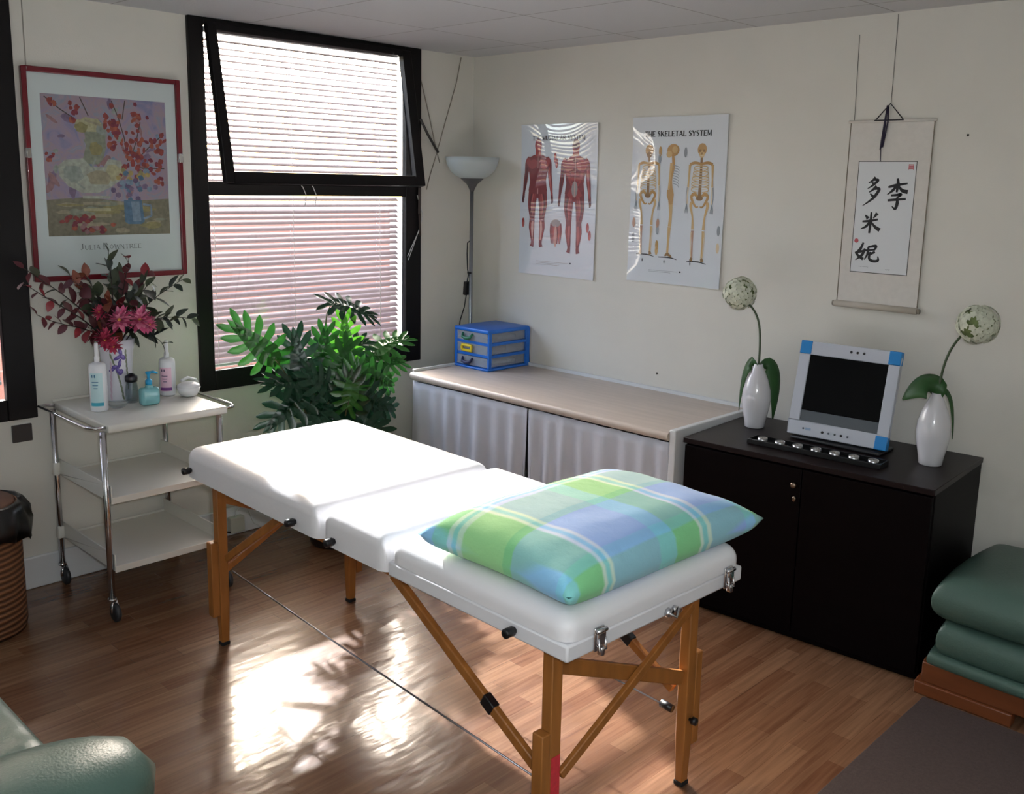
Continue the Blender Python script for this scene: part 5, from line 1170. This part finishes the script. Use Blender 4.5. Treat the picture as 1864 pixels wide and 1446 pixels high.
for tip, root, L, face, mi, upd in (
    ((0.40, -1.66, 1.00), (-.02, -.05, .28), 0.25, FC, 1, (0.1, -0.75, 0.65)), ((0.42, -1.47, 0.90), (.0, -.02, .28), 0.24, FC, 0, (0, -0.15, 1)),
    ((0.40, -1.195, 0.985), (.02, .02, .28), 0.185, FC, 2, (0, -0.05, 1)), ((0.34, -1.11, 1.135), (.0, .04, .28), 0.21, (0.4, -0.4, 0.8), 0, (0.3, 0.8, -0.15)),
    ((0.40, -0.95, 0.945), (.03, .06, .28), 0.22, (0.5, -0.2, 0.9), 1, (0.1, 0.9, 0.42)), ((0.46, -1.01, 0.87), (.05, .05, .28), 0.20, (0.7, -0.2, 0.7), 1, (0.2, 0.9, 0.1)),
    ((0.52, -1.09, 0.795), (.06, .03, .28), 0.20, FC, 1, (0.1, 0.9, -0.35)), ((0.48, -1.29, 0.875), (.04, .0, .28), 0.22, (0.8, -0.4, 0.5), 1, (0.1, 0.35, 0.8)),
    ((0.50, -1.57, 0.735), (.02, -.08, .28), 0.23, (0.85, -0.5, 0.35), 0, (0.1, -0.8, -0.45)), ((0.52, -1.40, 0.80), (.04, -.05, .28), 0.22, (0.8, -0.4, 0.6), 0, (0.2, -0.5, 0.5)),
    ((0.55, -1.17, 0.72), (.06, .02, .28), 0.20, FC, 0, (0.2, 0.5, -0.4)), ((0.55, -1.30, 0.72), (.07, -.01, .28), 0.22, FC, 0, (0.3, -0.1, 0.6)),
    ((0.54, -1.45, 0.68), (.05, -.06, .28), 0.20, FC, 0, (0.2, -0.5, -0.3)), ((0.50, -1.07, 0.66), (.06, .06, .28), 0.20, FC, 0, (0.1, 0.8, -0.3)),
    ((0.46, -1.52, 0.84), (.0, -.06, .28), 0.22, (0.6, -0.4, 0.8), 0, (0.0, -0.8, 0.2)), ((0.40, -1.33, 0.93), (.0, .0, .28), 0.21, FC, 1, (0, 0.2, 1)),
    ((0.36, -1.16, 0.93), (.01, .03, .28), 0.20, (0.6, 0.1, 0.8), 0, (0.1, 0.5, 0.3)), ((0.40, -1.08, 0.78), (.02, .06, .28), 0.22, (0.7, -0.1, 0.7), 0, (0, 0.7, 0.3)),
    ((0.56, -1.22, 0.60), (.07, .02, .28), 0.22, FC, 0, (0.3, 0.4, -0.2)), ((0.58, -1.36, 0.62), (.06, -.04, .28), 0.22, FC, 0, (0.3, -0.4, -0.2)),
    ((0.50, -1.13, 0.58), (.05, .06, .28), 0.2, FC, 0, (0.2, 0.7, -0.5)), ((0.32, -1.28, 0.80), (-.04, .0, .28), 0.24, FC, 0, (0, 0.1, 1)), ((0.34, -1.42, 0.78), (-.04, -.05, .28), 0.22, FC, 0, (0, -0.4, 0.8)),
    ((0.58, -1.29, 0.80), (.07, .0, .28), 0.19, (0.9, -0.3, 0.5), 1, (0.2, 0.1, 0.8))):
    philo(tip, root, L, face, mi, upd)

# ------------------------------------------------------------------ waste basket with black bag at the left edge
BKC = Vector((0.268, -2.835, 0))
bk_ = thing('waste_basket', BKC, 'tall round brown wicker basket lined with a black bag at the left picture edge', 'basket')
MB().lathe([(0.168, 0), (0.172, 0.02), (0.172, 0.50), (0.160, 0.505), (0.158, 0.02), (0, 0.02)], BKC, 40).build('basket_body', wicker_mat(), bk_)
b = MB(); rb = random.Random(4); N = 48; v = []
prof = [(0.155, 0.44), (0.166, 0.512), (0.180, 0.508), (0.196, 0.47), (0.205, 0.43), (0.200, 0.365)]
for i, (r, z) in enumerate(prof):
    for k in range(N):
        a = 2 * PI * k / N; wv = (0.010 * math.sin(7 * a + 1.3 * i) + 0.007 * math.sin(13 * a + 2)) * (0 if i < 2 else 1)
        zz = z + (0.022 * math.sin(3 * a + 0.5) + 0.012 * math.sin(8 * a) if i == len(prof) - 1 else 0)
        v.append(BKC + Vector(((r + wv) * math.cos(a), (r + wv) * math.sin(a), zz)))
b.add(v, [(i * N + k, i * N + (k + 1) % N, (i + 1) * N + (k + 1) % N, (i + 1) * N + k) for i in range(len(prof) - 1) for k in range(N)], 0, True)
o = b.build('bin_bag', mat('black_bag', '08080a', 0.35), bk_); md = o.modifiers.new('bag thickness', 'SOLIDIFY'); md.thickness = 0.001
MB().lathe([(0.150, 0.470), (0.156, 0.505), (0.150, 0.514), (0.07, 0.520), (0, 0.522)], BKC, 40).build('inner_lid', mat('brown_lid', '6a4a38', 0.7, vary=0.12, scale=6), bk_)

# ------------------------------------------------------------------ green leather footstool beside the cabinet
LEATH = mat('green_leather', '486158', 0.38, vary=0.05, scale=12, bump=0.12, bscale=150)
fs = thing('footstool', (3.42, -0.35, 0), 'pale green leather footstool on a wooden base beside the dark cabinet', 'footstool')
FX0, FX1, FY0, FY1 = 2.998, 3.85, -0.640, -0.035
def pad(name, x0, x1, y0, y1, z0, z1, r, crown, M, parent):
    b = MB(); nu, nv = 36, 28
    def S(v, lo, hi): return lo + (hi - lo) * v
    def prof(u, v, sgn):
        x = 2 * u - 1; y = 2 * v - 1
        hx, hy = (x1 - x0) / 2, (y1 - y0) / 2; cx, cy = (x0 + x1) / 2, (y0 + y1) / 2
        X, Y = x * hx, y * hy
        # rounded plan
        d = min(hx - abs(X), hy - abs(Y)); k = max(0.0, 1 - d / r); hz = (z1 - z0) / 2
        z = hz * math.sqrt(max(0.0, 1 - k ** 2.4))
        cr = crown * (1 - x * x) * (1 - y * y) if sgn > 0 else 0
        f = 1 - 0.06 * (x * y) ** 2
        return Vector((cx + X * f, cy + Y * f, (z0 + z1) / 2 + sgn * z + cr))
    ez = lambda u: 0.5 - 0.5 * math.cos(PI * u)
    b.grid(lambda u, v: prof(ez(u), ez(v), 1), nu, nv); b.grid(lambda u, v: prof(ez(u), ez(v), -1), nu, nv)
    return b.build(name, M, parent)
pad('top_cushion', FX0 - 0.012, FX1, FY0 - 0.02, FY1, 0.268, 0.432, 0.12, 0.03, LEATH, fs)
pad('middle_cushion', FX0 + 0.016, FX1, FY0 - 0.014, FY1, 0.150, 0.272, 0.05, 0.0, LEATH, fs)
pad('lower_cushion', FX0 - 0.006, FX1, FY0 - 0.022, FY1, 0.112, 0.158, 0.022, 0.0, LEATH, fs)
OAK = mat('stool_wood', '6e3c20', 0.4, vary=0.15, scale=4, stretch=(1, 8, 8))
bs = bevel(MB().box(FX0 + 0.006, FX1 - 0.02, FY0 + 0.0, FY0 + 0.03, 0.045, 0.118).box(FX0 + 0.006, FX0 + 0.036, FY0 + 0.03, FY1 - 0.03, 0.045, 0.118).build('wooden_base', OAK, fs), 0.004)
bevel(MB().box(FX0 - 0.012, FX0 + 0.31, FY0 - 0.012, FY0 + 0.034, 0.0, 0.046).box(FX1 - 0.30, FX1, FY0 - 0.012, FY0 + 0.034, 0.0, 0.046).box(FX0 - 0.012, FX0 + 0.03, FY0 + 0.034, FY1 - 0.02, 0.0, 0.046).build('base_runner', OAK, fs), 0.004)

# ------------------------------------------------------------------ green leather armchair at the lower left corner
ac = thing('armchair', (1.75, -3.75, 0), 'pale green leather armchair at the lower left corner of the picture', 'armchair')
def blob_arm():
    """padded arm: thick rounded roll that drops over its front end"""
    b = MB(); n = 26; v = []; m_ = 20
    for i in range(m_ + 1):
        u = i / m_; y = -4.05 + u * 0.975
        end = math.sqrt(max(0.0, 1 - max(0, (u - 0.72) / 0.28) ** 2.2)); end = max(end, 0.02)
        for k in range(n):
            a = 2 * PI * k / n; ce, se = math.cos(a), math.sin(a)
            rx = 0.162 * end; rz = 0.110 * (0.35 + 0.65 * end) if end > 0.05 else 0.01
            x = 2.288 + rx * math.copysign(abs(ce) ** 0.9, ce); z = 0.495 + rz * math.copysign(abs(se) ** 0.9, se) - 0.03 * max(0, u - 0.6)
            v.append(Vector((x, y, z)))
    b.add(v, [(i * n + k, i * n + (k + 1) % n, (i + 1) * n + (k + 1) % n, (i + 1) * n + k) for i in range(m_) for k in range(n)] + [tuple(range(n)), tuple(m_ * n + k for k in range(n))], 0, True)
    return b
blob_arm().build('arm', LEATH, ac)
b = MB()
def seatf(sgn):
    def f(u, v):
        x = -1 + 2 * u; y = -1 + 2 * v; X = 1.70 + x * 0.43; Y = -3.585 + y * 0.40
        d = min(0.43 * (1 - abs(x)), 0.40 * (1 - abs(y))); k = max(0.0, 1 - d / 0.07)
        z = 0.10 * math.sqrt(max(0.0, 1 - k ** 2.4)); wr = 0.006 * math.sin(70 * X + 14 * Y) * max(0, x) ** 2 * (1 - k) if sgn > 0 else 0
        return Vector((X, Y, 0.395 + sgn * z + wr))
    return f
ez = lambda u: 0.5 - 0.5 * math.cos(PI * u)
b.grid(lambda u, v: seatf(1)(ez(u), ez(v)), 60, 30); b.grid(lambda u, v: seatf(-1)(ez(u), ez(v)), 60, 30)
b.build('seat_cushion', LEATH, ac)
pad('back_cushion', 1.25, 2.13, -4.16, -3.98, 0.25, 1.02, 0.09, 0.0, LEATH, ac)
bevel(MB().rbox(2.20, 2.37, -4.0, -3.20, 0.05, 0.42, 0.04, 4).build('arm_panel', LEATH, ac), 0.004)
blob2 = blob_arm(); blob2.v = [(q[0] - 1.18, q[1], q[2]) for q in blob2.v]; blob2.build('arm', LEATH, ac)
bevel(MB().rbox(1.02, 1.19, -4.0, -3.20, 0.05, 0.42, 0.04, 4).build('arm_panel', LEATH, ac), 0.004)
bevel(MB().box(1.19, 2.20, -4.0, -3.26, 0.06, 0.30).build('seat_frame', LEATH, ac), 0.02)
for x in (1.06, 2.28):
    for y in (-3.95, -3.26): MB().lathe([(0.022, 0), (0.026, 0.06), (0, 0.06)], (x, y, 0), 16).build('foot', OAK, ac)

# ------------------------------------------------------------------ rug
RUG = mat('mauve_rug', '443836', 0.95, vary=0.12, scale=90, bump=0.5, bscale=260)
rg = bevel(MB().box(3.03, 5.0, -3.4, -0.672, 0.0005, 0.010).build('rug', RUG, None, (4.0, -2.0, 0)), 0.004); tag(rg, 'plain grey-mauve rug on the floor at the lower right corner', 'rug')

# ------------------------------------------------------------------ sockets
wp = tag(bevel(MB().box(0.0005, 0.012, -2.580, -2.502, 0.643, 0.716).build('wall_plate', mat('plate_dark', '35302f', 0.4), None, (0.001, -2.54, 0.68)), 0.003), 'dark square socket plate on the wall below the left window', 'socket')
ap = thing('power_adapter', (0.05, -1.60, 0.02), 'cream power adapter with a lead low on the wall behind the trolley', 'adapter')
bevel(MB().box(0.0185, 0.055, -1.640, -1.562, 0.022, 0.100).build('adapter_body', mat('adapter_cream', 'bdbcae', 0.5), ap), 0.004)
MB().tube([(0.036, -1.60, 0.10), (0.036, -1.60, 0.125), (0.034, -1.57, 0.140), (0.03, -1.53, 0.12), (0.03, -1.50, 0.04), (0.04, -1.45, 0.003)], 0.003, 8).build('lead', WHITECORD, ap)
MB().tube([(0.05, -1.64, 0.03), (0.06, -1.70, 0.055), (0.05, -1.73, 0.10)], 0.004, 8).build('black_lead', BLACKPLASTIC, ap)
